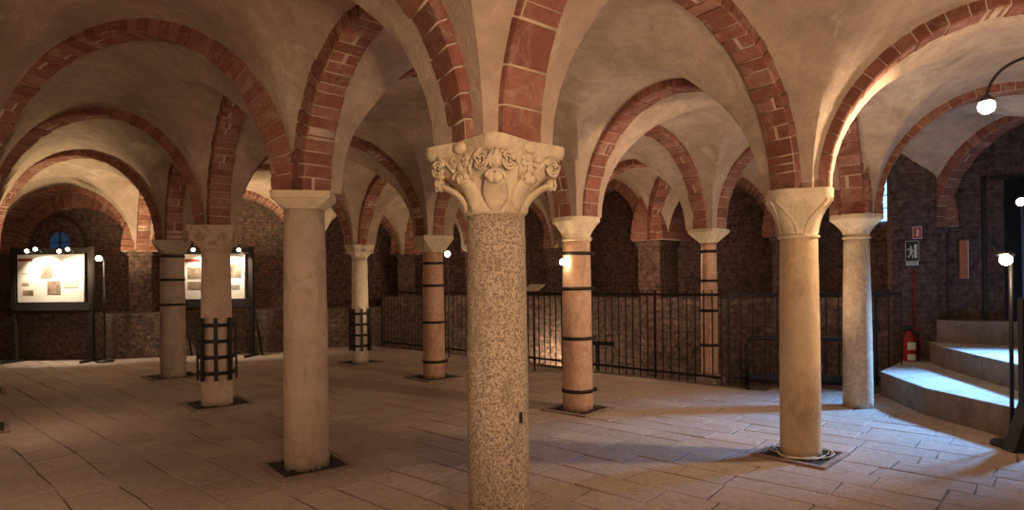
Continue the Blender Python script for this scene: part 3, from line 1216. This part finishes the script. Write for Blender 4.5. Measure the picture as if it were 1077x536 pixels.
# --- E, caged, block capital with reliefs
c, t = col('E', 'pinkish grey column with relief-carved block capital and iron cage, standing on the left')
shaft(c, .172, .155, 1.83, M_PINKGR, t, seed=5)
RE = R(12)
m = MB()
m.loft([sq_ring(c, .157, 1.80, RE, 32, 0), sq_ring(c, .175, 1.815, RE, 32, 0), sq_ring(c, .165, 1.83, RE, 32, .1), sq_ring(c, .205, 1.89, RE, 32, .6), sq_ring(c, .238, 1.95, RE, 32, .85),
        sq_ring(c, .240, 2.03, RE, 32, .9), sq_ring(c, .255, 2.04, RE, 32, .95), sq_ring(c, .255, 2.10, RE, 32, .95)], 0, True)
cap = m.build('capital', M_PINKGR, t, sharp=45)
for k in range(4):
    a = RE + k * PI / 2
    fn = Vector((math.cos(a), math.sin(a), 0))
    fx = Vector((-math.sin(a), math.cos(a), 0))
    m = MB()
    for s in (-1, 1):
        o = Vector((c[0], c[1], 1.955)) + fn * .243 + fx * (s * .11)
        spiral(m, o, fx * s, Vector((0, 0, 1)), .055, 1.9, .010)
    o = Vector((c[0], c[1], 1.90)) + fn * .222
    spiral(m, o, fx, Vector((0, 0, 1)), .045, 1.4, .010)
    m.build('relief', M_PINKGR, cap)
cage(c, .30, 1.03, .185, t, 8, 4)
surround(c, .34, R(-50), 'square floor frame at the foot of the left caged column', 5)

# --- F, veined cream
c, t = col('F', 'slender veined cream marble column beside the step on the right')
shaft(c, .150, .125, 1.86, M_VEIN, t, seed=6)
ridge_capital(c, 1.87, 2.10, .124, .222, R(20), M_CREAM, t, False)
# exposed masonry springer above its capital
m = MB()
rg = random.Random(4)
zc = 2.10
rowk = 0
while zc < 2.62:
    hh = .072
    for side in range(4):
        a = R(40) + side * PI / 2
        fn = Vector((math.cos(a), math.sin(a)))
        fx = Vector((-fn.y, fn.x))
        x = -.205 + (0.06 if rowk % 2 else 0)
        while x < .19:
            ln = min(rg.choice((.11, .2)), .205 - x)
            q = Vector(c) + fn * .155 + fx * (x + ln / 2)
            m.box((q.x, q.y, zc + hh / 2), (.10 + rg.uniform(-.006, .006), ln - .012, hh - .012), a)
            x += ln
    zc += hh
    rowk += 1
m.box((c[0], c[1], 2.36), (.385, .385, .52), R(40), 1)
tag(m.build('brick_springer', [M_VOUS, M_MORTAR]), 'patch of exposed small bricks sitting on the veined cream column capital', 'brickwork')

# --- G, pink faceted capital
c, t = col('G', 'pink marble column with four iron bands and faceted capital, left of the speckled front column')
shaft(c, .162, .148, 1.86, M_PINK, t, seed=7)


def faceted(c, zb, zt, r0, half, rot, mat, parent):
    m = MB()
    top = [(half, half), (-half, half), (-half, -half), (half, -half)]
    cr, sr = math.cos(rot), math.sin(rot)

    def L(x, y, z):
        return (c[0] + x * cr - y * sr, c[1] + x * sr + y * cr, z)
    T1 = [m.add(L(x, y, zt)) for x, y in top]
    T0 = [m.add(L(x, y, zt - (zt - zb) * .22)) for x, y in top]
    k = r0 * 1.02
    oc = []
    for i in range(8):
        a = PI / 8 + i * PI / 4
        oc.append(m.add(L(k * math.cos(a) / math.cos(PI / 8), k * math.sin(a) / math.cos(PI / 8), zb)))
    m.face(T1)
    for i in range(4):
        j = (i + 1) % 4
        m.face([T0[i], T0[j], T1[j], T1[i]])
        m.face([T0[i], oc[(2 * i) % 8], oc[(2 * i + 1) % 8]][::-1])
        m.face([T0[i], oc[(2 * i + 1) % 8], oc[(2 * i + 2) % 8], T0[j]][::-1])
    m.face(oc[::-1])
    return m.build('capital', mat, parent)


faceted(c, 1.86, 2.10, .150, .232, R(30), M_CREAM, t)
bands(c, (.25, .83, 1.37, 1.70), lambda z: .162 - .014 * z / 1.86, t, R(10))
surround(c, .32, R(-48), 'square floor frame at the foot of the pink column left of centre', 6)

# --- H, grey with three bands
c, t = col('H', 'grey stone column with three iron bands near the display panels')
shaft(c, .180, .165, 1.89, M_GREYST, t, seed=8)
faceted(c, 1.90, 2.10, .168, .245, R(25), M_GREYST, t)
bands(c, (1.12, 1.50, 1.86), lambda z: .180 - .015 * z / 1.89, t, R(0), False)
surround(c, .36, R(-45), 'square floor frame at the foot of the banded grey column', 7)

# --- I, whitish with cage
c, t = col('I', 'small whitish column with leafy carved capital and iron cage near the back')
shaft(c, .150, .135, 1.88, M_WHITEST, t, seed=9)
carved_capital(c, 1.87, 2.10, .138, .205, R(40), M_WHITEST, t, False)
cage(c, .22, .97, .165, t, 8, 4)
surround(c, .30, R(-45), 'square floor frame at the foot of the caged whitish column', 8)

# --- J, slim at the railing
c, t = col('J', 'slim orange-pink column with four iron bands standing at the railing')
shaft(c, .112, .102, 1.92, M_PINK, t, .10, seed=10)
faceted(c, 1.92, 2.10, .106, .20, R(38), M_CREAM, t)
bands(c, (.52, .99, 1.40, 1.80), lambda z: .112 - .010 * z / 1.92, t, R(200), True)
m = MB()
m.loft([sq_ring(c, .165, 0, R(45), 32, 1, .2), sq_ring(c, .165, .07, R(45), 32, 1, .2), sq_ring(c, .135, .10, R(45), 32, .5), sq_ring(c, .118, .13, R(45), 32, 0)], 0, False)
m.build('base', M_FRAME, t)

# hidden or out-of-frame supports
for i, k in enumerate(('K', 'L', 'A0', 'B0', 'E0', 'H0', 'N', 'M', 'C0', 'F0')):
    m = MB()
    c = P[k]
    m.lathe((*c, 0), [(.135, 0 if k not in 'KL' else -1.3), (.125, 1.9), (.15, 1.92), (.13, 1.94)], 28)
    m.loft([sq_ring(c, .13, 1.93, ROT, 32, 0), sq_ring(c, .20, 2.04, ROT, 32, .9), sq_ring(c, .21, 2.10, ROT, 32, 1)], 0, False)
    o = struct(m.build('trim_%d' % (20 + i), M_GREYST))
surround(P['B0'], .34, R(-50), 'corner of a dark gravel floor frame cut by the left edge, nearest the camera', 11)
surround(P['E0'], .34, R(-50), 'corner of a floor frame at the left edge, farther back', 12)


# ------------------------------------------------------------------ railing
def railing(p0, p1, label, nb, h=1.27, bend=False):
    p0, p1 = Vector(p0), Vector(p1)
    d = p1 - p0
    L = d.length
    t = thing('railing', (*p0, 0), label, 'railing', None)
    a = math.atan2(d.y, d.x)
    mid = (p0 + p1) / 2
    for z, nm in ((h - .06, 'top_rail'), (.10, 'bottom_rail')):
        m = MB()
        m.box((mid.x, mid.y, z), (L, .012, .035), a)
        m.build(nm, M_IRON, t)
    for k in range(nb + 1):
        q = p0 + d * k / nb
        m = MB()
        big = k % 12 == 0
        s = .026 if big else .013
        m.box((q.x, q.y, h / 2 + .0), (s, s, h), a)
        m.build('post' if big else 'bar', M_IRON, t)
    return t


mid = Vector(RAIL0).lerp(Vector(RAIL1), 0.5)
o_in = Vector((-0.06, -0.06))
railing(Vector(RAIL0) + o_in, mid + o_in, 'black iron railing of thin upright bars around the pit, half behind the front column', 32)
railing(mid + o_in, Vector(RAIL1) + o_in, 'black iron railing of thin upright bars ending at the slim banded column', 32)
railing(Vector(RAIL1) + Vector((.04, -.06)), Vector(RAIL2) + Vector((0, -.06)), 'black railing stretch behind the low barrier and the yellowish column', 14)

# low portable barrier
t = thing('low_barrier', (3.2, 8.0, 0), 'low black rounded barrier on the floor behind the yellowish column', 'barrier')
pa, pb = Vector((3.06, 8.05)), Vector((4.20, 7.72))
d = (pb - pa).normalized()
m = MB()
pts = []
L = (pb - pa).length
for x, z in ((0, 0.02), (0, .56), (.02, .62), (.07, .65), (L - .07, .65), (L - .02, .62), (L, .56), (L, 0.02)):
    q = pa + d * x
    pts.append((q.x, q.y, z))
m.tube(pts, .026, 8)
q0, q1 = pa, pb
m.tube([(q0.x, q0.y, .09), (q1.x, q1.y, .09)], .022, 8)
m.build('frame', M_BLACK, t)
m = MB()
m.box(((pa.x + pb.x) / 2, (pa.y + pb.y) / 2, .14), (L, .02, .10), math.atan2(d.y, d.x))
m.build('bottom_board', M_BLACK, t)
for x in (.28, .60, .92):
    m = MB()
    q = pa + d * x
    m.tube([(q.x, q.y, .09), (q.x, q.y, .65)], .010, 6)
    m.build('bar', M_BLACK, t)
for x in (.0, L):
    m = MB()
    q = pa + d * x
    n = Vector((-d.y, d.x))
    m.tube([(q.x - n.x * .22, q.y - n.y * .22, .02), (q.x + n.x * .22, q.y + n.y * .22, .02)], .018, 6)
    m.build('foot', M_BLACK, t)

# ------------------------------------------------------------------ entrance steps
S1 = [(5.25, 8.3), (4.45, 7.45), (4.22, 6.3), (4.28, 5.6), (4.34, 5.0), (4.36, 3.9), (10, 3.9), (10, 9.2), (5.6, 8.9)]
m = MB()
m.prism(S1, -.01, .28, 0, 1)
struct(m.build('floor_step', [M_STEPR, M_STEP]))
S2 = [(5.62, 8.35), (5.38, 7.7), (4.95, 5.9), (4.7, 4.5), (10, 4.5), (10, 9.2), (5.9, 8.8)]
m = MB()
m.prism(S2, .28, .54, 0, 1)
struct(m.build('floor_step', [M_STEPR, M_STEP]))
m = MB()
m.prism([(5.72, 8.30), (6.0, 7.92), (6.42, 7.75), (6.42, 8.4), (5.9, 8.5)], .54, .84, 0, 0)
struct(m.build('trim_block', M_STEPR))
# right-hand wall and the tall dark doorway
wall_run('wall_right', [(5.75, 8.62), (6.35, 8.25), (6.35, 8.20)], 0, 4.0, 0.4, M_BRICK)
wall_run('wall_right', [(6.85, 8.05), (7.9, 7.75)], 0, 4.0, 0.4, M_BRICK)
wall_run('wall_right', [(6.35, 8.25), (6.85, 8.05)], 2.75, 4.0, 0.4, M_BRICK)
m = MB()
dd = (Vector((6.85, 8.05)) - Vector((6.35, 8.25)))
m.box((6.60, 8.22, 1.65), (.58, .06, 2.2), math.atan2(dd.y, dd.x))  # dark slab put in for the blackness inside the open doorway
door = struct(m.build('doorway_1', M_DOORDARK))
m = MB()
for s in (-1, 1):
    q = Vector((6.60, 8.15)) + dd.normalized() * .28 * s
    m.box((q.x, q.y, 1.65), (.05, .08, 2.2), math.atan2(dd.y, dd.x))
m.box((6.60, 8.15, 2.73), (.62, .08, .06), math.atan2(dd.y, dd.x))
m.build('door_frame', M_BLACK, door)
wall_run('wall_side', [(10.4, 9.3), (10.4, -3)], 0, 4.0, .3, M_BRICK)

# dark daylit opening high on the entrance side is outside the frame


# ------------------------------------------------------------------ display panels
def panel(x0, x1, y, z0, z1, label, prints, strut=False):
    t = thing('display_panel', ((x0 + x1) / 2, y, 0), label, 'display panel', 'lit exhibition panels by the end wall')
    w = x1 - x0
    m = MB()
    m.box(((x0 + x1) / 2, y, (z0 + z1) / 2), (w, .02, z1 - z0))
    po = m.build('poster', M_WHITE, t)
    for (px, pz, pw, ph, mt, nm) in prints:
        m = MB()
        m.box((x0 + px * w, y - .013, z0 + pz * (z1 - z0)), (pw * w, .004, ph * (z1 - z0)))
        m.build(nm, mt, po)
    m = MB()
    m.box(((x0 + x1) / 2, y, z1 + .07), (w + .24, .05, .10))
    m.build('crossbar', M_WOODD, t)
    m = MB()
    m.box(((x0 + x1) / 2, y, z0 - .09), (w + .24, .05, .14))
    m.build('crossbar', M_WOODD, t)
    for x in (x0 - .09, x1 + .12):
        m = MB()
        m.box((x, y + .02, (z1 + .14) / 2), (.08, .07, z1 + .14))
        m.build('post', M_WOODD, t)
        m = MB()
        m.box((x, y, .02), (.07, .55, .04))
        m.build('foot', M_WOODD, t)
        if strut:
            m = MB()
            m.tube([(x + .02, y + .05, 1.1), (x + .20, y + .02, .02)], .022, 6)
            m.build('strut', M_WOODD, t)
    return t


def dbl_spot(x, y, z, label, aim, watts=34):
    t = thing('spotlight', (x, y, z), label, 'lamp', 'small spotlights clipped above the panels')
    m = MB()
    m.tube([(x, y + .16, z - .06), (x, y + .04, z + .02), (x, y, z)], .008, 6)
    m.build('arm', M_BLACK, t)
    m = MB()
    dv = (Vector(aim) - Vector((x, y, z))).normalized()
    m.ball((x, y, z), .034, 8)
    m.build('bulb', M_BULBS, t)
    spot('panel_spot', Vector((x, y, z)) + dv * .05, aim, watts, (1, .80, .58), 100, .7, .03)


PY = 11.6


def iy(px, py):
    return py + (px - 538) * 0.014


# left panel
x0, x1 = (18.5 - 538) / 647 * PY, (88 - 538) / 647 * PY
z1, z0 = 1.4 + (296 - iy(53, 268)) / 647 * PY, 1.4 + (296 - iy(53, 318)) / 647 * PY
panel(x0, x1, PY, z0, z1, 'brightly lit white exhibition panel on dark posts at the far left',
      [(.12, .89, .22, .06, M_TITLE, 'title'), (.44, .64, .17, .28, M_PHOTO, 'picture'), (.55, .30, .20, .28, M_PHOTO, 'picture'),
       (.12, .38, .10, .06, M_GREYP, 'caption'), (.16, .20, .16, .10, M_PHOTO, 'picture'), (.12, .60, .10, .02, M_GREYP, 'caption'),
       (.80, .55, .22, .5, M_SHEET, 'text_block')])
for px, lab in ((28, 'leftmost small glowing spotlight above the left exhibition panel'), (37, 'second small spotlight from the left above the left panel'),
                (62, 'third small spotlight above the left exhibition panel'), (71, 'rightmost small spotlight above the left exhibition panel')):
    xx = (px - 538) / 647 * (PY - .3)
    dbl_spot(xx, PY - .3, 1.4 + (296 - iy(px, 264.5 if px in (28, 62) else 262.5)) / 647 * (PY - .3), lab, (xx + .05, PY + .1, 1.35))
# right panel (behind the caged column)
QY = 12.2
x0, x1 = (194 - 538) / 647 * QY, (257 - 538) / 647 * QY
z1, z0 = 1.4 + (296 - iy(225, 267)) / 647 * QY, 1.4 + (296 - iy(225, 314)) / 647 * QY
panel(x0, x1, QY, z0, z1, 'lit white exhibition panel standing behind the left caged column',
      [(.14, .86, .26, .07, M_TITLE, 'title'), (.16, .58, .22, .26, M_PHOTO, 'picture'), (.16, .30, .22, .18, M_PHOTO, 'picture'),
       (.85, .62, .20, .30, M_PHOTO, 'picture'), (.68, .70, .10, .24, M_PHOTO, 'picture'), (.82, .26, .2, .10, M_GREYP, 'caption')], True)
for px, lab in ((203, 'small glowing spotlight above the second panel, left of the caged column'), (239, 'small glowing spotlight touching the right side of the caged column top'),
                (251, 'rightmost small glowing spotlight above the second panel')):
    xx = (px - 538) / 647 * (QY - .3)
    dbl_spot(xx, QY - .3, 1.4 + (296 - iy(px, 262.5)) / 647 * (QY - .3), lab, (xx, QY + .1, 1.35))


# ------------------------------------------------------------------ lamps
def stand_lamp(x, y, h, label, bulb=.05, watts=14, base=.15, glow=M_BULB, hx=.035):
    t = thing('lamp_stand', (x, y, 0), label, 'lamp')
    m = MB()
    m.lathe((x, y, 0), [(base, 0), (base, .02), (base * .9, .035), (.03, .05)], 28)
    m.build('base', M_BLACK, t)
    m = MB()
    m.tube([(x, y, .04), (x, y, h + .07)], .016, 10)
    m.build('pole', M_BLACK, t)
    m = MB()
    m.tube([(x, y, h + .02), (x - .01, y - .05, h + .05), (x - hx + .005, y - .08, h)], .011, 8)
    m.lathe((x - hx, y - .04, h), [(.02, .03), (.045, .045), (.05, .055), (.02, .065)], 16)
    m.build('lamp_head', M_BLACK, t)
    m = MB()
    m.ball((x - hx, y - .09, h), bulb, 10)
    m.build('bulb', glow, t)
    point('stand_lamp_light', (x - .05, y - .16, h), watts, WARM2, .05)
    return t


stand_lamp(4.15, 5.12, 1.545, 'black lamp stand with a bright bulb at the right, by the step', .045, 5, hx=.11)
stand_lamp((109 - 538) / 647 * 11.5, 11.5, 1.4 + (296 - iy(105, 272)) / 647 * 11.4, 'black lamp stand glowing between the left panel and the wall', .05, 6)

# lamp on a curved arm at upper right
LY = 4.9
lx, lz = (1039 - 538) / 647 * LY, 1.4 + (296 - iy(1039, 109)) / 647 * LY
t = thing('arm_lamp', (lx, LY, lz), 'bright lamp hanging from a curved black arm at the upper right', 'lamp')
m = MB()
pts = []
for k in range(13):
    f = k / 12
    a = PI * (1.0 - 0.55 * f)
    pts.append((lx + .48 + .48 * math.cos(a), LY, lz + .05 + .36 * math.sin(a)))
pts += [(lx + .85, LY, lz + .40)]
pts += [(4.9, LY, lz + .30)]
m.tube(pts, .012, 8)
m.build('arm', M_BLACK, t)
m = MB()
m.lathe((lx, LY, lz), [(.055, .035), (.06, .05), (.03, .08), (.012, .10)], 16)
m.build('lamp_head', M_BLACK, t)
m = MB()
m.ball((lx, LY, lz), .058, 10)
m.build('bulb', M_BULB, t)
point('arm_lamp_light', (lx - .02, LY - .12, lz - .05), 4, WARM2, .05)

# small bright lamp clipped to the pink column right of centre
DY = 6.64
dx, dz = (592.5 - 538) / 647 * DY, 1.4 + (296 - iy(592, 274)) / 647 * DY
t = thing('clamp_lamp', (dx, DY, dz), 'small dazzling lamp at the left edge of the pink banded column', 'lamp')
m = MB()
m.lathe((dx - .01, DY + .05, dz), [(.028, -.03), (.034, 0), (.028, .03)], 12)
m.tube([(dx, DY + .05, dz), (dx + .06, DY + .08, dz)], .010, 6)
m.build('lamp_head', M_BLACK, t)
m = MB()
m.ball((dx - .01, DY, dz), .034, 8)
m.build('bulb', M_BULB, t)
point('clamp_lamp_light', (dx - .16, DY - .25, dz), 3, WARM2, .04)

# far tiny lamp between the pink column and the front column
ty = 11.6
tx, tz = (470.5 - 538) / 647 * ty, 1.4 + (296 - 265) / 647 * ty
t = thing('spotlight', (tx, ty, tz), 'tiny round lamp glowing right of the left pink banded column', 'lamp')
m = MB()
m.ball((tx, ty, tz), .055, 8)
m.build('bulb', M_BULBS, t)
m = MB()
m.tube([(tx, ty + .04, tz), (tx, ty + .10, tz - .1), (tx, ty + .10, -1.3)], .014, 6)
m.build('pole', M_BLACK, t)
# one more lamp at the right edge
ty = 7.0
tx, tz = (1074 - 538) / 647 * ty, 1.4 + (296 - iy(1074, 209)) / 647 * ty
t = thing('spotlight', (tx, ty, tz), 'small lamp at the right edge of the picture above the lamp stand', 'lamp')
m = MB()
m.ball((tx, ty, tz), .045, 8)
m.build('bulb', M_BULBS, t)
m = MB()
m.tube([(tx, ty + .03, tz), (tx + .06, ty + .06, tz - .06), (tx + .08, ty + .06, .56)], .014, 6)
m.build('pole', M_BLACK, t)

# information board at the railing
by = 9.75
bx = (561 - 538) / 647 * by
t = thing('reading_board', (bx, by, 0), 'small pale tilted reading board at the railing, right of the front column', 'sign')
m = MB()
m.box((bx, by, 1.32), (.30, .22, .015), R(-40), 0, 1.0, Matrix.Rotation(R(25), 3, 'X'))
m.build('board', M_SHEET, t)
m = MB()
m.tube([(bx, by, 0.0), (bx, by, 1.30)], .014, 8)
m.build('pole', M_BLACK, t)

# long dark beam lying in the pit
m = MB()
m.box((1.35, 9.85, .42), (.55, .10, .06), R(-25))
m.box((1.02, 10.1, .62), (.06, .06, .45), R(10), 0, 1, Matrix.Rotation(R(-50), 3, 'Y'))
m.tube([(1.35, 9.85, .42), (1.35, 9.85, -1.3)], .03, 6)
tag(m.build('metal_bracket', M_BLACK), 'black metal bracket lying behind the railing, right of the pink column foot', 'bracket')

# ------------------------------------------------------------------ right wall things
def on_wall(px, py, Z):
    return Vector(((px - 538) / 647 * Z, Z, 1.4 + (296 - py) / 647 * Z))


WZ = 8.28
# mounting wall board: a short return of wall that carries the signs
wall_run('wall_right', [(5.27, 8.53), (5.75, 8.36), (5.78, 8.36)], 0.0, 3.3, 0.25, M_BRICK)
wa = math.atan2(8.36 - 8.62, 5.75 - 5.02)
wn = Vector((math.sin(wa), -math.cos(wa)))   # towards the room


def wpt(px, py, off):
    # intersect the pixel ray with the wall line, then step off it
    dx = (px - 538) / 647
    p0, p1 = Vector((5.02, 8.62)), Vector((5.75, 8.36))
    d = p1 - p0
    y = (p0.x * d.y - p0.y * d.x) / (dx * d.y - d.x)
    x = dx * y
    z = 1.4 + (296 - iy(px, py)) / 647 * y
    return Vector((x + wn.x * off, y + wn.y * off, z))


q = wpt(953, 362, .11)
t = thing('fire_extinguisher', q, 'red fire extinguisher with white label mounted on the wall above the step', 'fire extinguisher')
m = MB()
m.lathe((q.x, q.y, 0), [(.06, q.z - .27), (.075, q.z - .25), (.078, q.z + .10), (.062, q.z + .16), (.028, q.z + .20), (.026, q.z + .23)], 24)
m.build('cylinder', M_RED, t)
m = MB()
m.tube([(q.x, q.y, q.z + .22), (q.x, q.y, q.z + .28)], .022, 8)
m.box((q.x - .03, q.y, q.z + .30), (.13, .03, .02), wa)
m.box((q.x - .02, q.y, q.z + .27), (.10, .025, .015), wa)
m.build('valve', M_BLACK, t)
m = MB()
m.tube([(q.x + .02, q.y - .02, q.z + .26), (q.x + .10, q.y - .03, q.z + .20), (q.x + .105, q.y - .03, q.z - .05), (q.x + .09, q.y - .03, q.z - .18)], .012, 8)
m.build('hose', M_BLACK, t)
rr = .0795
for z0_, z1_ in ((q.z - .02, q.z + .08), (q.z - .16, q.z - .08)):
    m = MB()
    ring0, ring1 = [], []
    for k in range(9):
        a = R(-140) + R(85) * k / 8
        ring0.append(m.add((q.x + rr * math.cos(a), q.y + rr * math.sin(a), z0_)))
        ring1.append(m.add((q.x + rr * math.cos(a), q.y + rr * math.sin(a), z1_)))
    for k in range(8):
        m.face([ring0[k], ring0[k + 1], ring1[k + 1], ring1[k]], 0)
    m.build('sticker', M_SIGNWHT, t)


def wall_sign(name, px0, py0, px1, py1, label, base_mat):
    a, b = wpt(px0, py1, .02), wpt(px1, py0, .02)
    c = (a + b) / 2
    w_, h_ = (b - a).to_2d().length, b.z - a.z
    t = thing(name, c, label, 'sign')
    m = MB()
    m.box(c, (w_, .012, h_), wa)
    pl = m.build('plate', base_mat, t)

    def mark(nm, mat, polys):
        m = MB()
        dx = Vector((math.cos(wa), math.sin(wa), 0))
        f = Vector((wn.x, wn.y, 0))
        for poly in polys:
            pts = [c + dx * ((x - .5) * w_) + Vector((0, 0, (y - .5) * h_)) for x, y in poly]
            fr = [m.add(p + f * .0095) for p in pts]
            bk = [m.add(p + f * .004) for p in pts]
            m.face(fr)
            for k in range(len(fr)):
                j = (k + 1) % len(fr)
                m.face([bk[k], bk[j], fr[j], fr[k]])
        m.build(nm, mat, pl)
    return mark


def rect(x0, y0, x1, y1):
    return [(x0, y0), (x1, y0), (x1, y1), (x0, y1)]


mk = wall_sign('exit_sign', 951.5, 250.5, 965.5, 277, 'black and white emergency exit sign with running figure on the right wall', M_SIGNBLK)
mk('text_strip', M_SIGNWHT, [rect(.04, .02, .96, .20), rect(0, .985, 1, 1), rect(0, .2, .03, 1), rect(.97, .2, 1, 1)])
mk('text', M_SIGNBLK, [rect(.12, .12, .88, .16), rect(.12, .06, .88, .09)])
mk('doorway_pictogram', M_SIGNWHT, [rect(.66, .32, .86, .86)])
mk('running_figure', M_SIGNWHT, [rect(.36, .72, .48, .80), [(.34, .52), (.50, .50), (.52, .70), (.36, .70)], [(.14, .62), (.34, .66), (.34, .71), (.12, .67)],
                                  [(.50, .60), (.64, .54), (.64, .58), (.50, .66)], [(.34, .52), (.42, .52), (.28, .34), (.16, .36), (.16, .40), (.25, .40)],
                                  [(.42, .52), (.50, .52), (.58, .40), (.54, .30), (.48, .30), (.50, .40)]])
mk = wall_sign('fire_extinguisher_sign', 959.3, 235.3, 969, 248.3, 'small red fire extinguisher sign high on the right wall', M_REDSIGN)
mk('border', M_SIGNWHT, [rect(0, 0, 1, .05), rect(0, .95, 1, 1), rect(0, 0, .06, 1), rect(.94, 0, 1, 1)])
mk('extinguisher_pictogram', M_SIGNWHT, [rect(.40, .18, .62, .66), [(.44, .66), (.58, .66), (.54, .76), (.48, .76)], rect(.36, .76, .60, .81), [(.60, .78), (.74, .66), (.74, .40), (.70, .40), (.70, .64), (.58, .74)]])
m = MB()
a, b = wpt(961, 282, .02), wpt(961, 340, .02)
m.tube([a, b], .014, 8)
m.tube([wpt(961, 340, .02), wpt(966, 352, .02), wpt(966, 372, .02)], .014, 8)
tag(m.build('red_pipe', M_RED), 'thin red pipe running down the wall under the exit sign', 'pipe')
q = Vector(((1013 - 538) / 647 * 8.30, 8.30, 1.4 + (296 - iy(1013, 270)) / 647 * 8.30))
m = MB()
m.box((q.x, q.y, q.z), (.09, .05, .52), R(-30))
m.box((q.x + .03, q.y - .03, q.z), (.03, .02, .52), R(-30), 1)
tag(m.build('door_handle_board', [M_ORANGE, M_SHEET]), 'narrow upright orange wooden board on the dark wall left of the door', 'board')

# black stand partly cut by the right edge
t = thing('black_panel_stand', (4.12, 4.98, 0), 'black panel stand with a slanted foot cut by the right edge', 'stand')
m = MB()
m.box((4.14, 4.98, .72), (.06, .05, 1.02), 0)
m.build('upright', M_BLACK, t)
m = MB()
i = [m.add(p) for p in ((3.98, 4.90, 0), (4.20, 4.90, 0), (4.20, 4.90, .60), (4.10, 4.90, .33), (3.98, 5.02, 0), (4.20, 5.02, 0), (4.20, 5.02, .60), (4.10, 5.02, .33))]
for f in ((0, 1, 2, 3), (7, 6, 5, 4), (0, 4, 5, 1), (1, 5, 6, 2), (2, 6, 7, 3), (3, 7, 4, 0)):
    m.face([i[k] for k in f])
m.build('slanted_foot', M_BLACK, t)

sc.cycles.use_denoising = True
sc.cycles.max_bounces = 6
sc.cycles.sample_clamp_indirect = 4.0
